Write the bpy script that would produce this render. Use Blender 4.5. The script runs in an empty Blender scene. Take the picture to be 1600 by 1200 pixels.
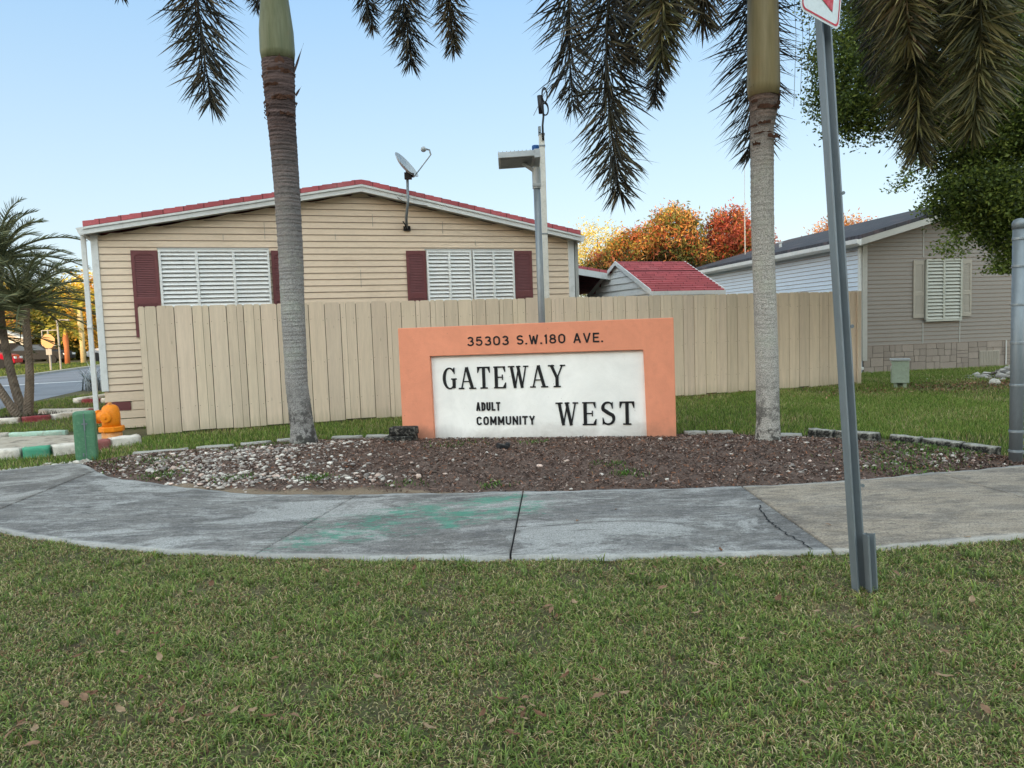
import bpy, math, random
import numpy as np
from mathutils import Vector, Matrix
rng = np.random.default_rng(7); random.seed(7)
R = math.radians; PI = math.pi
C = bpy.context.scene.collection

# ------------------------------------------------------------------ helpers
def lin(r, g, b):
    f = lambda c: (c/255/12.92) if c/255 <= .04045 else ((c/255+.055)/1.055)**2.4
    return (f(r), f(g), f(b))

def tag(o, label=None, cat=None, group=None, kind=None):
    if label: o['label'] = label
    if cat: o['category'] = cat
    if group: o['group'] = group
    if kind: o['kind'] = kind
    return o

def empty(name, loc, rz=0, label=None, cat=None, group=None):
    o = bpy.data.objects.new(name, None); C.objects.link(o)
    o.location = loc; o.rotation_euler = (0, 0, rz); o.empty_display_size = .1
    return tag(o, label, cat, group)

class MB:
    def __init__(s): s.v = []; s.f = []; s.c = []; s.dk = []
    def add(s, vs, fs, col=None):
        b = len(s.v); s.v += [tuple(v) for v in vs]; s.f += [tuple(b+i for i in f) for f in fs]
        s.c += [col or (1, 1, 1)]*len(vs); return s
    def box(s, x0, x1, y0, y1, z0, z1, M=None, col=None):
        vs = [(x, y, z) for z in (z0, z1) for y in (y0, y1) for x in (x0, x1)]
        if M: vs = [M @ Vector(v) for v in vs]
        return s.add(vs, [(0,2,3,1),(4,5,7,6),(0,1,5,4),(2,6,7,3),(0,4,6,2),(1,3,7,5)], col)
    def cbox(s, c, sx, sy, sz, M=None, col=None):
        return s.box(c[0]-sx/2, c[0]+sx/2, c[1]-sy/2, c[1]+sy/2, c[2]-sz/2, c[2]+sz/2, M, col)
    def prism(s, poly, y0, y1, col=None):          # polygon in x,z extruded along y
        n = len(poly); vs = [(x, y0, z) for x, z in poly]+[(x, y1, z) for x, z in poly]
        fs = [tuple(range(n)), tuple(range(2*n-1, n-1, -1))]+[(i, i+n, (i+1) % n+n, (i+1) % n) for i in range(n)]
        return s.add(vs, fs, col)
    def prism_z(s, poly, z0, z1, col=None):
        n = len(poly); vs = [(x, y, z0) for x, y in poly]+[(x, y, z1) for x, y in poly]
        fs = [tuple(range(n-1, -1, -1)), tuple(range(n, 2*n))]+[(i, (i+1) % n, (i+1) % n+n, i+n) for i in range(n)]
        return s.add(vs, fs, col)
    def tube(s, pts, rad, n=10, cap=True, col=None):
        pts = [Vector(p) for p in pts]; m = len(pts)
        if not hasattr(rad, '__len__'): rad = [rad]*m
        vs = []; prev = None
        for i, p in enumerate(pts):
            d = (pts[min(i+1, m-1)]-pts[max(i-1, 0)]).normalized()
            if prev is None:
                a = d.orthogonal().normalized()
            else:
                a = (prev-d*prev.dot(d)).normalized()
            prev = a; b = d.cross(a)
            for k in range(n):
                t = 2*PI*k/n; vs.append(p+(a*math.cos(t)+b*math.sin(t))*rad[i])
        fs = [(i*n+k, i*n+(k+1) % n, (i+1)*n+(k+1) % n, (i+1)*n+k) for i in range(m-1) for k in range(n)]
        if cap: fs += [tuple(range(n-1, -1, -1)), tuple(range((m-1)*n, m*n))]
        return s.add(vs, fs, col)
    def lathe(s, prof, c=(0, 0, 0), M=None, n=24, col=None):   # prof: (r,z)
        vs = []
        for r, z in prof:
            for k in range(n):
                t = 2*PI*k/n; v = Vector((r*math.cos(t), r*math.sin(t), z))
                if M: v = M @ v
                vs.append((v[0]+c[0], v[1]+c[1], v[2]+c[2]))
        m = len(prof)
        fs = [(i*n+k, i*n+(k+1) % n, (i+1)*n+(k+1) % n, (i+1)*n+k) for i in range(m-1) for k in range(n)]
        fs += [tuple(range(n-1, -1, -1)), tuple(range((m-1)*n, m*n))]
        return s.add(vs, fs, col)
    def build(s, name, mat, parent=None, smooth=False, bevel=0, kind=None):
        me = bpy.data.meshes.new(name); me.from_pydata(s.v, [], s.f); me.update()
        if any(c != (1, 1, 1) for c in s.c):
            a = me.color_attributes.new('Col', 'FLOAT_COLOR', 'POINT')
            a.data.foreach_set('color', np.array([(c[0], c[1], c[2], 1) for c in s.c], dtype=np.float32).ravel())
        me.materials.append(mat)
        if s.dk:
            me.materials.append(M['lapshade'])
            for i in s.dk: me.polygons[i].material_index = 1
        if smooth: me.polygons.foreach_set('use_smooth', [True]*len(me.polygons))
        o = bpy.data.objects.new(name, me); C.objects.link(o)
        if parent: o.parent = parent
        if bevel:
            b = o.modifiers.new('b', 'BEVEL'); b.width = bevel; b.segments = 2; b.limit_method = 'ANGLE'; b.angle_limit = R(40)
        if smooth:
            o.modifiers.new('w', 'WEIGHTED_NORMAL') if False else None
        if kind: o['kind'] = kind
        return o

def np_mesh(name, V, F, mat, col=None, parent=None, smooth=False):
    """V (n,3) F (m,k) all faces with the same number of corners; fast path"""
    me = bpy.data.meshes.new(name); n, m, k = len(V), len(F), F.shape[1]
    me.vertices.add(n); me.vertices.foreach_set('co', V.astype(np.float32).ravel())
    me.loops.add(m*k); me.loops.foreach_set('vertex_index', F.astype(np.int32).ravel())
    me.polygons.add(m); me.polygons.foreach_set('loop_start', np.arange(0, m*k, k, dtype=np.int32))
    try: me.polygons.foreach_set('loop_total', np.full(m, k, dtype=np.int32))
    except Exception: pass
    if smooth: me.polygons.foreach_set('use_smooth', np.ones(m, dtype=bool))
    me.update(calc_edges=True)
    if col is not None:
        a = me.color_attributes.new('Col', 'FLOAT_COLOR', 'POINT')
        a.data.foreach_set('color', np.concatenate([col, np.ones((n, 1))], 1).astype(np.float32).ravel())
    me.materials.append(mat)
    o = bpy.data.objects.new(name, me); C.objects.link(o)
    if parent: o.parent = parent
    return o

# ---- materials
class NT:
    def __init__(s, name):
        s.m = bpy.data.materials.new(name); s.m.use_nodes = True; s.t = s.m.node_tree; s.t.nodes.clear()
        s.out = s.n('ShaderNodeOutputMaterial'); s.b = s.n('ShaderNodeBsdfPrincipled'); s.l(s.b.outputs[0], s.out.inputs[0])
        s.geo = s.n('ShaderNodeNewGeometry'); s.tc = s.n('ShaderNodeTexCoord')
        s.pos = s.geo.outputs['Position']; s.obj = s.tc.outputs['Object']
    def n(s, t, **k):
        x = s.t.nodes.new(t)
        for a, v in k.items(): setattr(x, a, v)
        return x
    def l(s, a, b): s.t.links.new(a, b)
    def noise(s, scale, detail=4, rough=.6, vec=None, st=None, dist=0):
        x = s.n('ShaderNodeTexNoise'); x.inputs['Scale'].default_value = scale; x.inputs['Detail'].default_value = detail
        x.inputs['Roughness'].default_value = rough; x.inputs['Distortion'].default_value = dist
        v = vec or s.obj
        if st:
            mp = s.n('ShaderNodeMapping'); mp.inputs['Scale'].default_value = st; s.l(v, mp.inputs[0]); v = mp.outputs[0]
        s.l(v, x.inputs['Vector']); return x.outputs['Fac']
    def ramp(s, fac, stops, mode='LINEAR'):
        x = s.n('ShaderNodeValToRGB'); e = x.color_ramp.elements; x.color_ramp.interpolation = mode
        while len(e) < len(stops): e.new(.5)
        for i, (p, c) in enumerate(stops):
            e[i].position = p; e[i].color = (c, c, c, 1) if not hasattr(c, '__len__') else (c[0], c[1], c[2], 1)
        s.l(fac, x.inputs[0]); return x.outputs[0]
    def mix(s, a, b, fac, mode='MIX'):
        x = s.n('ShaderNodeMix', data_type='RGBA', blend_type=mode)
        for sock, v in ((x.inputs[6], a), (x.inputs[7], b), (x.inputs[0], fac)):
            if isinstance(v, bpy.types.NodeSocket): s.l(v, sock)
            elif hasattr(v, '__len__'): sock.default_value = (v[0], v[1], v[2], 1)
            else: sock.default_value = v
        return x.outputs[2]
    def math(s, op, a, b=None):
        x = s.n('ShaderNodeMath', operation=op)
        for i, v in enumerate((a, b)):
            if v is None: continue
            if isinstance(v, bpy.types.NodeSocket): s.l(v, x.inputs[i])
            else: x.inputs[i].default_value = v
        return x.outputs[0]
    def attr(s, name='Col'):
        x = s.n('ShaderNodeAttribute'); x.attribute_name = name; return x
    def fin(s, col, rough=.7, bump=None, bs=.3, bd=.01, metal=0, spec=.3):
        if isinstance(col, bpy.types.NodeSocket): s.l(col, s.b.inputs['Base Color'])
        else: s.b.inputs['Base Color'].default_value = (*col[:3], 1)
        if isinstance(rough, bpy.types.NodeSocket): s.l(rough, s.b.inputs['Roughness'])
        else: s.b.inputs['Roughness'].default_value = rough
        s.b.inputs['Metallic'].default_value = metal; s.b.inputs['Specular IOR Level'].default_value = spec
        if bump is not None:
            b = s.n('ShaderNodeBump'); b.inputs['Strength'].default_value = bs; b.inputs['Distance'].default_value = bd
            s.l(bump, b.inputs['Height']); s.l(b.outputs[0], s.b.inputs['Normal'])
        return s.m

def sc(c, k): return tuple(x*k for x in c)

def paint(name, col, rough=.6, var=.12, dirt=(.16, .14, .12), dirt_amt=.25, scale=3, bump=.15, fine=60, stretch=None, metal=0):
    t = NT(name)
    big = t.noise(scale, 5, .6, st=stretch); fn = t.noise(fine, 3, .6, st=stretch)
    c = t.mix(sc(col, 1-var), sc(col, 1+var*.6), t.ramp(big, [(.3, 0), (.7, 1)]))
    c = t.mix(c, sc(col, .72), t.math('MULTIPLY', t.ramp(fn, [(.45, 0), (.75, 1)]), .3))
    if dirt_amt:
        d = t.noise(scale*2.3, 7, .7, st=stretch)
        c = t.mix(c, dirt, t.math('MULTIPLY', t.ramp(d, [(.52, 0), (.75, 1)]), dirt_amt))
    return t.fin(c, rough, fn, bump, .004, metal)

def attr_mat(name, rough=.7, trans=0, bump=False, var=.25):
    t = NT(name); a = t.attr(); n = t.noise(25, 3, .6)
    c = t.mix(a.outputs['Color'], (0, 0, 0), t.math('MULTIPLY', t.ramp(n, [(.35, 1), (.7, 0)]), var))
    t.fin(c, rough, n if bump else None, .4, .01, spec=.25)
    if trans:
        tr = t.n('ShaderNodeBsdfTranslucent'); t.l(c, tr.inputs[0]); ms = t.n('ShaderNodeMixShader'); ms.inputs[0].default_value = trans
        t.l(t.b.outputs[0], ms.inputs[1]); t.l(tr.outputs[0], ms.inputs[2]); t.l(ms.outputs[0], t.out.inputs[0])
    return t.m

M = {}
M['siding'] = paint('tan vinyl siding', lin(223, 203, 180), .5, .06, lin(150, 130, 108), .30, 1.2, .1, 40, (.35, 1, 1))
M['siding_grey'] = paint('grey vinyl siding', lin(134, 129, 124), .55, .06, lin(110, 105, 98), .3, 1.2, .1, 40, (.35, 1, 1))
M['siding_white'] = paint('white vinyl siding', lin(214, 225, 238), .5, .05, lin(150, 165, 180), .3, 1.2, .1, 40, (1, .35, 1))
M['trim'] = paint('white trim', lin(214, 216, 216), .5, .06, lin(140, 138, 130), .35, 4, .08)
M['trim_grey'] = paint('grey trim', lin(172, 172, 168), .5, .08, lin(120, 118, 110), .3, 4, .08)
M['trim_beige'] = paint('beige trim', lin(160, 154, 144), .6, .05, lin(150, 140, 120), .2, 4, .08)
M['louvre'] = paint('white louvre', lin(226, 228, 228), .45, .06, lin(150, 148, 142), .3, 6, .08)
M['louvre_b'] = paint('pale louvre', lin(172, 174, 166), .5, .08, lin(120, 118, 110), .35, 6, .08)
M['maroon'] = paint('maroon plastic', lin(112, 66, 68), .5, .1, lin(60, 30, 32), .3, 5, .1)
M['dark'] = paint('dark void', (.012, .012, .014), .8, .1, dirt_amt=0)
M['lapshade'] = paint('painted lap shadow', lin(146, 126, 112), .8, .2, dirt_amt=.3, scale=3)  # darker tan standing in for the shadow under each siding lap
M['black'] = paint('black plastic', (.016, .016, .018), .5, .1, dirt_amt=0)
M['lettering'] = paint('black letter paint', (.012, .012, .014), .5, .1, (.1, .1, .1), .25, 9)
M['galv'] = paint('galvanised steel', lin(138, 146, 152), .45, .16, lin(160, 168, 176), .5, 9, .12, 90, (1, 1, .4), .45)
M['galv_dark'] = paint('weathered steel post', lin(122, 130, 136), .5, .16, lin(140, 150, 158), .45, 7, .12, 90, (1, 1, .25), .35)
M['alu'] = paint('grey aluminium', lin(168, 174, 178), .45, .1, lin(120, 122, 124), .3, 8, .1, 80, None, .3)
M['pole_white'] = paint('aged white post', lin(205, 205, 200), .55, .08, lin(120, 115, 100), .5, 8, .1)
M['blue'] = paint('blue plastic', lin(30, 84, 150), .4, .1, dirt_amt=0)
M['hydrant'] = paint('orange hydrant paint', lin(232, 134, 22), .45, .1, lin(140, 70, 15), .35, 14, .2)
M['hydrant_base'] = paint('worn hydrant base', lin(205, 140, 80), .6, .2, lin(220, 200, 180), .7, 9, .25)
M['ped'] = paint('green pedestal', lin(80, 124, 96), .55, .14, lin(140, 172, 140), .5, 10, .15)
M['boxgreen'] = paint('pale green box', lin(150, 165, 150), .55, .1, lin(110, 110, 95), .5, 9, .15)
M['red'] = paint('red print', lin(190, 48, 66), .5, .12, lin(230, 200, 205), .25, 12)
M['carred'] = paint('red car paint', lin(170, 20, 40), .25, .1, dirt_amt=.1)
M['carblack'] = paint('black car paint', (.02, .022, .026), .25, .1, dirt_amt=.1)
M['carsilver'] = paint('silver car paint', (.32, .33, .35), .3, .1, dirt_amt=.1)
M['rubber'] = paint('rubber', (.02, .02, .02), .8, .1, dirt_amt=0)
M['signwhite'] = paint('reflective white', lin(215, 224, 228), .4, .05, lin(150, 160, 160), .3, 20)
M['darkwood'] = paint('bark', lin(84, 72, 62), .9, .3, (.02, .018, .015), .5, 5, .8, 25, (1, 1, .3))
M['datetrunk'] = paint('date palm bark', lin(122, 110, 98), .9, .3, (.03, .025, .02), .6, 6, .8, 25)
M['wallwhite'] = paint('white house wall', lin(225, 215, 200), .6, .05)
M['glass'] = NT('window glass').fin((.03, .035, .04), .08, spec=.6)
M['leaf'] = attr_mat('foliage', .55, .4, var=.1)
M['frondm'] = attr_mat('palm frond', .5, .18, var=.25)
M['grassm'] = attr_mat('grass', .6, .3, var=.1)
M['chips'] = attr_mat('mulch chips', .9, 0, True, .4)
M['stonem'] = attr_mat('pebbles', .85, 0, True, .3)
M['dryleaf'] = attr_mat('dry leaf', .75, .15, False, .35)
M['kerbpaint'] = None

def wood_fence():
    t = NT('painted cedar boards'); a = t.attr()
    g = t.noise(2.2, 7, .7, st=(7, 7, .55)); f = t.noise(30, 4, .7, st=(3, 3, .15))
    base = lin(217, 199, 178)
    c = t.mix(sc(base, .86), sc(base, 1.06), t.ramp(g, [(.3, 0), (.7, 1)]))
    c = t.mix(c, sc(base, .7), t.math('MULTIPLY', t.ramp(f, [(.5, 0), (.78, 1)]), .45))
    k = t.n('ShaderNodeTexVoronoi', feature='F1'); k.inputs['Scale'].default_value = 1.6
    mp = t.n('ShaderNodeMapping'); mp.inputs['Scale'].default_value = (3.6, 3.6, 1.3); t.l(t.obj, mp.inputs[0]); t.l(mp.outputs[0], k.inputs['Vector'])
    c = t.mix(c, sc(base, .55), t.math('MULTIPLY', t.ramp(k.outputs['Distance'], [(.03, 1), (.075, 0)]), .55))
    sep = t.n('ShaderNodeSeparateXYZ'); t.l(t.obj, sep.inputs[0])
    low = t.math('ADD', sep.outputs[2], t.math('MULTIPLY', t.math('SUBTRACT', g, .5), .5))
    c = t.mix(c, lin(140, 135, 105), t.math('MULTIPLY', t.ramp(low, [(.0, 1), (.22, 0)]), .35))
    c = t.mix(c, a.outputs['Color'], 1.0, 'MULTIPLY')
    return t.fin(c, .75, f, .3, .004)
M['fence'] = wood_fence()

def stucco(name, col, grime=.35):
    t = NT(name); n = t.noise(14, 6, .65); n2 = t.noise(2.2, 6, .65, dist=.6); v = t.noise(70, 3, .6)
    c = t.mix(sc(col, .9), sc(col, 1.06), t.ramp(n2, [(.3, 0), (.7, 1)]))
    c = t.mix(c, sc(col, .75), t.math('MULTIPLY', t.ramp(n, [(.5, 0), (.8, 1)]), grime))
    sep = t.n('ShaderNodeSeparateXYZ'); t.l(t.obj, sep.inputs[0])
    low = t.math('ADD', sep.outputs[2], t.math('MULTIPLY', t.math('SUBTRACT', n2, .5), .35))
    c = t.mix(c, sc(lin(120, 100, 85), 1), t.math('MULTIPLY', t.ramp(low, [(.03, 1), (.22, 0)]), .4))
    sp = t.noise(38, 2, .5)
    c = t.mix(c, sc(lin(95, 75, 62), 1), t.math('MULTIPLY', t.ramp(sp, [(.74, 0), (.78, 1)]), .7))
    mixb = t.math('ADD', t.math('MULTIPLY', n, .8), v)
    return t.fin(c, .85, mixb, .35, .006)
M['orange'] = stucco('orange stucco', lin(226, 148, 118))
M['panel'] = stucco('white stucco', lin(244, 243, 240), .12)

def trunk_mat(name, grey, top, ztop, zfade, scale):
    t = NT(name); sep = t.n('ShaderNodeSeparateXYZ'); t.l(t.obj, sep.inputs[0]); z = sep.outputs[2]
    sp = t.noise(75, 4, .7, st=(1, 1, 1.6)); big = t.noise(2.0, 5, .6); rings = t.noise(3, 3, .6, st=(.6, .6, 9))
    c = t.mix(sc(grey, .38), sc(grey, 1.1), t.ramp(sp, [(.38, 0), (.56, 1)]))
    c = t.mix(c, sc(grey, .5), t.math('MULTIPLY', t.ramp(rings, [(.55, 0), (.68, 1)]), .5))
    c = t.mix(c, sc(lin(175, 185, 165), .9), t.math('MULTIPLY', t.ramp(big, [(.52, 0), (.7, 1)]), .4))
    blk = t.noise(5, 6, .75)
    lowf = t.ramp(z, [(0, 1), (.4, .75), (.85, 0)])
    c = t.mix(c, (.02, .018, .017), t.math('MULTIPLY', t.math('MULTIPLY', t.ramp(blk, [(.46, 0), (.54, 1)]), lowf), .92))
    zz = t.math('ADD', z, t.math('MULTIPLY', t.math('SUBTRACT', big, .5), .5))
    mr = t.n('ShaderNodeMapRange'); mr.inputs[1].default_value = ztop-zfade; mr.inputs[2].default_value = ztop; t.l(zz, mr.inputs[0])
    tp = t.mix(sc(top, .45), sc(top, 1.2), t.ramp(rings, [(.4, 0), (.62, 1)]))
    c = t.mix(c, tp, mr.outputs[0])
    return t.fin(c, .9, t.math('ADD', sp, t.math('MULTIPLY', rings, 1.5)), .5, .01)
M['palm_trunk_a'] = trunk_mat('foxtail trunk brown', lin(148, 146, 144), lin(96, 80, 78), 3.9, 1.9, 1)
M['palm_trunk_b'] = trunk_mat('foxtail trunk pale', lin(172, 168, 162), lin(122, 98, 86), 3.75, .8, 1)
def crownshaft(name, a, b):
    t = NT(name); g = t.noise(3, 4, .6, st=(6, 6, .5)); n = t.noise(2, 5, .6)
    c = t.mix(a, b, t.ramp(g, [(.3, 0), (.7, 1)]))
    c = t.mix(c, lin(150, 120, 80), t.math('MULTIPLY', t.ramp(n, [(.55, 0), (.75, 1)]), .5))
    return t.fin(c, .5, g, .1, .004)
M['shaft_a'] = crownshaft('green crownshaft', lin(98, 106, 78), lin(130, 132, 104))
M['shaft_b'] = crownshaft('tan crownshaft', lin(132, 120, 88), lin(160, 146, 108))
M['husk'] = paint('brown husk', lin(92, 64, 52), .8, .3, (.03, .02, .015), .5, 8, .5, 40, (4, 4, .6))

def shingle(name, col, sx=.5, sy=.14):
    t = NT(name); b = t.n('ShaderNodeTexBrick'); b.inputs['Scale'].default_value = 1
    b.inputs['Brick Width'].default_value = sx*.6; b.inputs['Row Height'].default_value = sy; b.inputs['Mortar Size'].default_value = .008
    b.inputs['Color1'].default_value = (*sc(col, .8), 1); b.inputs['Color2'].default_value = (*sc(col, 1.15), 1); b.inputs['Mortar'].default_value = (*sc(col, .3), 1)
    t.l(t.obj, b.inputs['Vector']); n = t.noise(60, 4, .7)
    c = t.mix(b.outputs[0], sc(col, .5), t.math('MULTIPLY', t.ramp(n, [(.4, 0), (.7, 1)]), .5))
    d = t.noise(1.5, 5, .6); c = t.mix(c, sc(lin(200, 160, 160), 1), t.math('MULTIPLY', t.ramp(d, [(.55, 0), (.8, 1)]), .2))
    return t.fin(c, .9, n, .4, .006)
M['redroof'] = shingle('red shingles', lin(184, 96, 102))
M['darkroof'] = shingle('dark shingles', lin(66, 66, 72))

def stone_skirt():
    t = NT('moulded stone skirting'); base = lin(150, 140, 132)
    a = t.attr(); n = t.noise(30, 5, .7); n2 = t.noise(4, 4, .6)
    c = t.mix(a.outputs['Color'], sc(base, .55), t.math('MULTIPLY', t.ramp(n, [(.45, 0), (.8, 1)]), .4))
    c = t.mix(c, sc(base, 1.2), t.math('MULTIPLY', t.ramp(n2, [(.5, 0), (.8, 1)]), .3))
    return t.fin(c, .85, n, .4, .006)
M['stoneskirt'] = stone_skirt()

def ground_mat():
    t = NT('soil and thatch'); n = t.noise(.9, 6, .65, t.pos); f = t.noise(35, 5, .7, t.pos); m = t.noise(6, 5, .65, t.pos)
    c = t.mix(lin(70, 74, 44), lin(112, 106, 74), t.ramp(n, [(.35, 0), (.65, 1)]))
    c = t.mix(c, lin(92, 72, 56), t.math('MULTIPLY', t.ramp(m, [(.5, 0), (.68, 1)]), .8))
    c = t.mix(c, lin(44, 42, 30), t.math('MULTIPLY', t.ramp(f, [(.4, 1), (.6, 0)]), .6))
    return t.fin(c, .95, f, .7, .03)
M['ground'] = ground_mat()

def mulch_ground():
    t = NT('mulch soil'); f = t.noise(55, 6, .75, t.pos); m = t.noise(3.5, 5, .65, t.pos); a = t.attr()
    c = t.mix(lin(68, 54, 48), lin(124, 102, 92), t.ramp(f, [(.38, 0), (.66, 1)]))
    c = t.mix(c, lin(104, 92, 84), t.math('MULTIPLY', t.ramp(m, [(.45, 0), (.7, 1)]), .4))
    sand = t.mix(lin(112, 96, 80), lin(150, 132, 112), t.ramp(f, [(.3, 0), (.7, 1)]))
    s = t.n('ShaderNodeSeparateColor'); t.l(a.outputs['Color'], s.inputs[0])
    k = t.ramp(t.math('ADD', s.outputs[0], t.math('MULTIPLY', t.math('SUBTRACT', m, .5), .9)), [(.45, 0), (.62, 1)])
    c = t.mix(c, sand, k)
    return t.fin(c, .95, f, .9, .02)
M['mulch'] = mulch_ground()

def concrete():
    t = NT('weathered concrete walk'); a = t.attr(); s = t.n('ShaderNodeSeparateColor'); t.l(a.outputs['Color'], s.inputs[0])
    paintm, beige, edge = s.outputs[0], s.outputs[1], s.outputs[2]
    big = t.noise(.8, 6, .65, t.pos, (1, 1.6, 1), .5); mid = t.noise(4.2, 10, .78, t.pos, (.5, 1.5, 1), 1.2); fine = t.noise(90, 4, .7, t.pos); sc2 = t.noise(11, 8, .78, t.pos, (.5, 1.4, 1), .4)
    blot = t.noise(2.1, 8, .75, t.pos, (.7, 1.2, 1), .3); gr = t.noise(26, 6, .8, t.pos, (.6, 1.5, 1))
    c = t.mix(lin(108, 105, 103), lin(130, 127, 124), t.ramp(big, [(.38, 0), (.62, 1)]))
    c = t.mix(c, lin(172, 171, 170), t.math('MULTIPLY', t.ramp(mid, [(.5, 0), (.56, 1)]), .5))
    c = t.mix(c, lin(76, 74, 74), t.math('MULTIPLY', t.ramp(blot, [(.5, 0), (.58, 1)]), .4))
    c = t.mix(c, lin(62, 61, 64), t.math('MULTIPLY', t.ramp(sc2, [(.51, 0), (.61, 1)]), .6))
    pat = t.noise(1.3, 9, .72, t.pos, (.6, 1.3, 1), .9)
    c = t.mix(c, lin(176, 175, 173), t.math('MULTIPLY', t.ramp(pat, [(.52, 0), (.57, 1)]), .6)); c = t.mix(c, lin(92, 91, 93), t.math('MULTIPLY', t.ramp(pat, [(.38, 1), (.44, 0)]), .5))
    c = t.mix(c, lin(182, 180, 178), t.math('MULTIPLY', t.ramp(gr, [(.55, 0), (.64, 1)]), .5))
    tan = t.mix(lin(142, 128, 112), lin(168, 155, 138), t.ramp(mid, [(.35, 0), (.65, 1)]))
    tan = t.mix(tan, lin(98, 92, 88), t.math('MULTIPLY', t.ramp(blot, [(.49, 0), (.6, 1)]), .6)); tan = t.mix(tan, lin(84, 80, 78), t.math('MULTIPLY', t.ramp(sc2, [(.5, 0), (.62, 1)]), .6)); tan = t.mix(tan, lin(200, 190, 176), t.math('MULTIPLY', t.ramp(gr, [(.56, 0), (.68, 1)]), .3))
    c = t.mix(c, tan, beige)
    c = t.mix(c, sc(lin(60, 58, 56), 1), t.math('MULTIPLY', t.ramp(fine, [(.48, 0), (.62, 1)]), .6))
    c = t.mix(c, lin(176, 176, 174), t.math('MULTIPLY', t.ramp(t.math('ADD', edge, t.math('MULTIPLY', t.math('SUBTRACT', mid, .5), .8)), [(.6, 0), (.95, 1)]), .55))
    pk = t.math('MULTIPLY', t.math('ADD', paintm, 0), 1)
    thr = t.math('ADD', pk, t.math('MULTIPLY', t.math('SUBTRACT', t.noise(9, 9, .85, t.pos, (.7, 1.6, 1), .5), .5), 3.4))
    c = t.mix(c, t.mix(lin(40, 122, 98), lin(76, 142, 122), t.ramp(sc2, [(.3, 0), (.7, 1)])), t.math('MULTIPLY', t.ramp(thr, [(.55, 0), (.85, 1)]), .72))
    return t.fin(c, .9, t.math('ADD', fine, sc2), .35, .006)
M['concrete'] = concrete()

def asphalt():
    t = NT('asphalt'); n = t.noise(120, 3, .7, t.pos); b = t.noise(.5, 5, .6, t.pos)
    c = t.mix(lin(104, 108, 116), lin(128, 132, 140), t.ramp(b, [(.3, 0), (.7, 1)])); c = t.mix(c, lin(70, 76, 84), t.math('MULTIPLY', t.ramp(n, [(.4, 0), (.7, 1)]), .5))
    return t.fin(c, .85, n, .3, .01)
M['asphalt'] = asphalt()

def kerb_mat(name, col, worn=.5, blackm=.25):
    t = NT(name); n = t.noise(9, 7, .75); f = t.noise(45, 4, .7); k = t.noise(5, 6, .7)
    c = t.mix(col, lin(170, 158, 140), t.math('MULTIPLY', t.ramp(n, [(.48, 0), (.62, 1)]), worn))
    c = t.mix(c, lin(50, 46, 42), t.math('MULTIPLY', t.ramp(k, [(.5, 0), (.64, 1)]), blackm))
    c = t.mix(c, sc(col, .6), t.math('MULTIPLY', t.ramp(f, [(.5, 0), (.75, 1)]), .4))
    return t.fin(c, .9, t.math('ADD', n, f), .7, .012)
M['k_white'] = kerb_mat('white kerb', lin(222, 214, 204), .5, .3)
M['k_green'] = kerb_mat('green kerb', lin(80, 156, 126), .25, .2)
M['k_red'] = kerb_mat('red kerb', lin(136, 56, 62), .3, .3)
M['k_pink'] = kerb_mat('faded red kerb', lin(150, 92, 88), .4, .4)
M['k_mint'] = kerb_mat('mint kerb', lin(176, 206, 190), .5, .3)
M['k_grey'] = kerb_mat('grey edging', lin(160, 158, 152), .3, .25)
M['apron'] = kerb_mat('dusty apron', lin(176, 166, 152), .6, .55)
def edging_mat():
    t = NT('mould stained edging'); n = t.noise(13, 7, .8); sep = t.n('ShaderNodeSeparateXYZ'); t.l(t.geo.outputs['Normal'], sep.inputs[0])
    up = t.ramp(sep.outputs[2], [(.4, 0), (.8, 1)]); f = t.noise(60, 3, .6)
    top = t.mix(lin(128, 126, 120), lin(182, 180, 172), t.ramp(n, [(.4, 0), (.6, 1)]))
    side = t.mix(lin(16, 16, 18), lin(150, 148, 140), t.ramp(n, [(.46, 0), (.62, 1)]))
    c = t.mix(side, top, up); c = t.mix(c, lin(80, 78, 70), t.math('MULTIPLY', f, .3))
    return t.fin(c, .92, t.math('ADD', n, f), .7, .012)
M['edging'] = edging_mat()
t_ = NT('charred block'); n_ = t_.noise(22, 7, .8)
M['charred'] = t_.fin(t_.mix(lin(30, 29, 28), lin(150, 146, 138), t_.ramp(n_, [(.5, 0), (.7, 1)])), .95, n_, .8, .012)

# ------------------------------------------------------------------ camera, light, world
cam_d = bpy.data.cameras.new('camera'); cam = bpy.data.objects.new('camera', cam_d); C.objects.link(cam)
cam_d.sensor_width = 36; cam_d.lens = 1150/1600*36; cam_d.clip_start = .05; cam_d.clip_end = 2000
P_, R_ = R(4.35), R(2.0)
f_ = Vector((0, math.cos(P_), -math.sin(P_))); u0 = Vector((0, math.sin(P_), math.cos(P_)))
r_ = Vector((1, 0, 0))*math.cos(R_)-u0*math.sin(R_); u_ = u0*math.cos(R_)+Vector((1, 0, 0))*math.sin(R_)
m3 = Matrix((r_, u_, -f_)).transposed(); cam.matrix_world = Matrix.Translation((0, 0, 1.4)) @ m3.to_4x4()
bpy.context.scene.camera = cam

SUN_EL, SUN_AZ = R(9), R(210)      # azimuth clockwise from +Y: behind the camera, to the left
sd = Vector((math.sin(SUN_AZ)*math.cos(SUN_EL), math.cos(SUN_AZ)*math.cos(SUN_EL), math.sin(SUN_EL)))
sun_d = bpy.data.lights.new('sun', 'SUN'); sun_d.energy = 4.8; sun_d.angle = R(.6); sun_d.color = (1, .66, .36)
sun = bpy.data.objects.new('sun', sun_d); C.objects.link(sun); sun.rotation_euler = sd.to_track_quat('Z', 'Y').to_euler(); sun.location = (-20, -30, 20)

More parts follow.
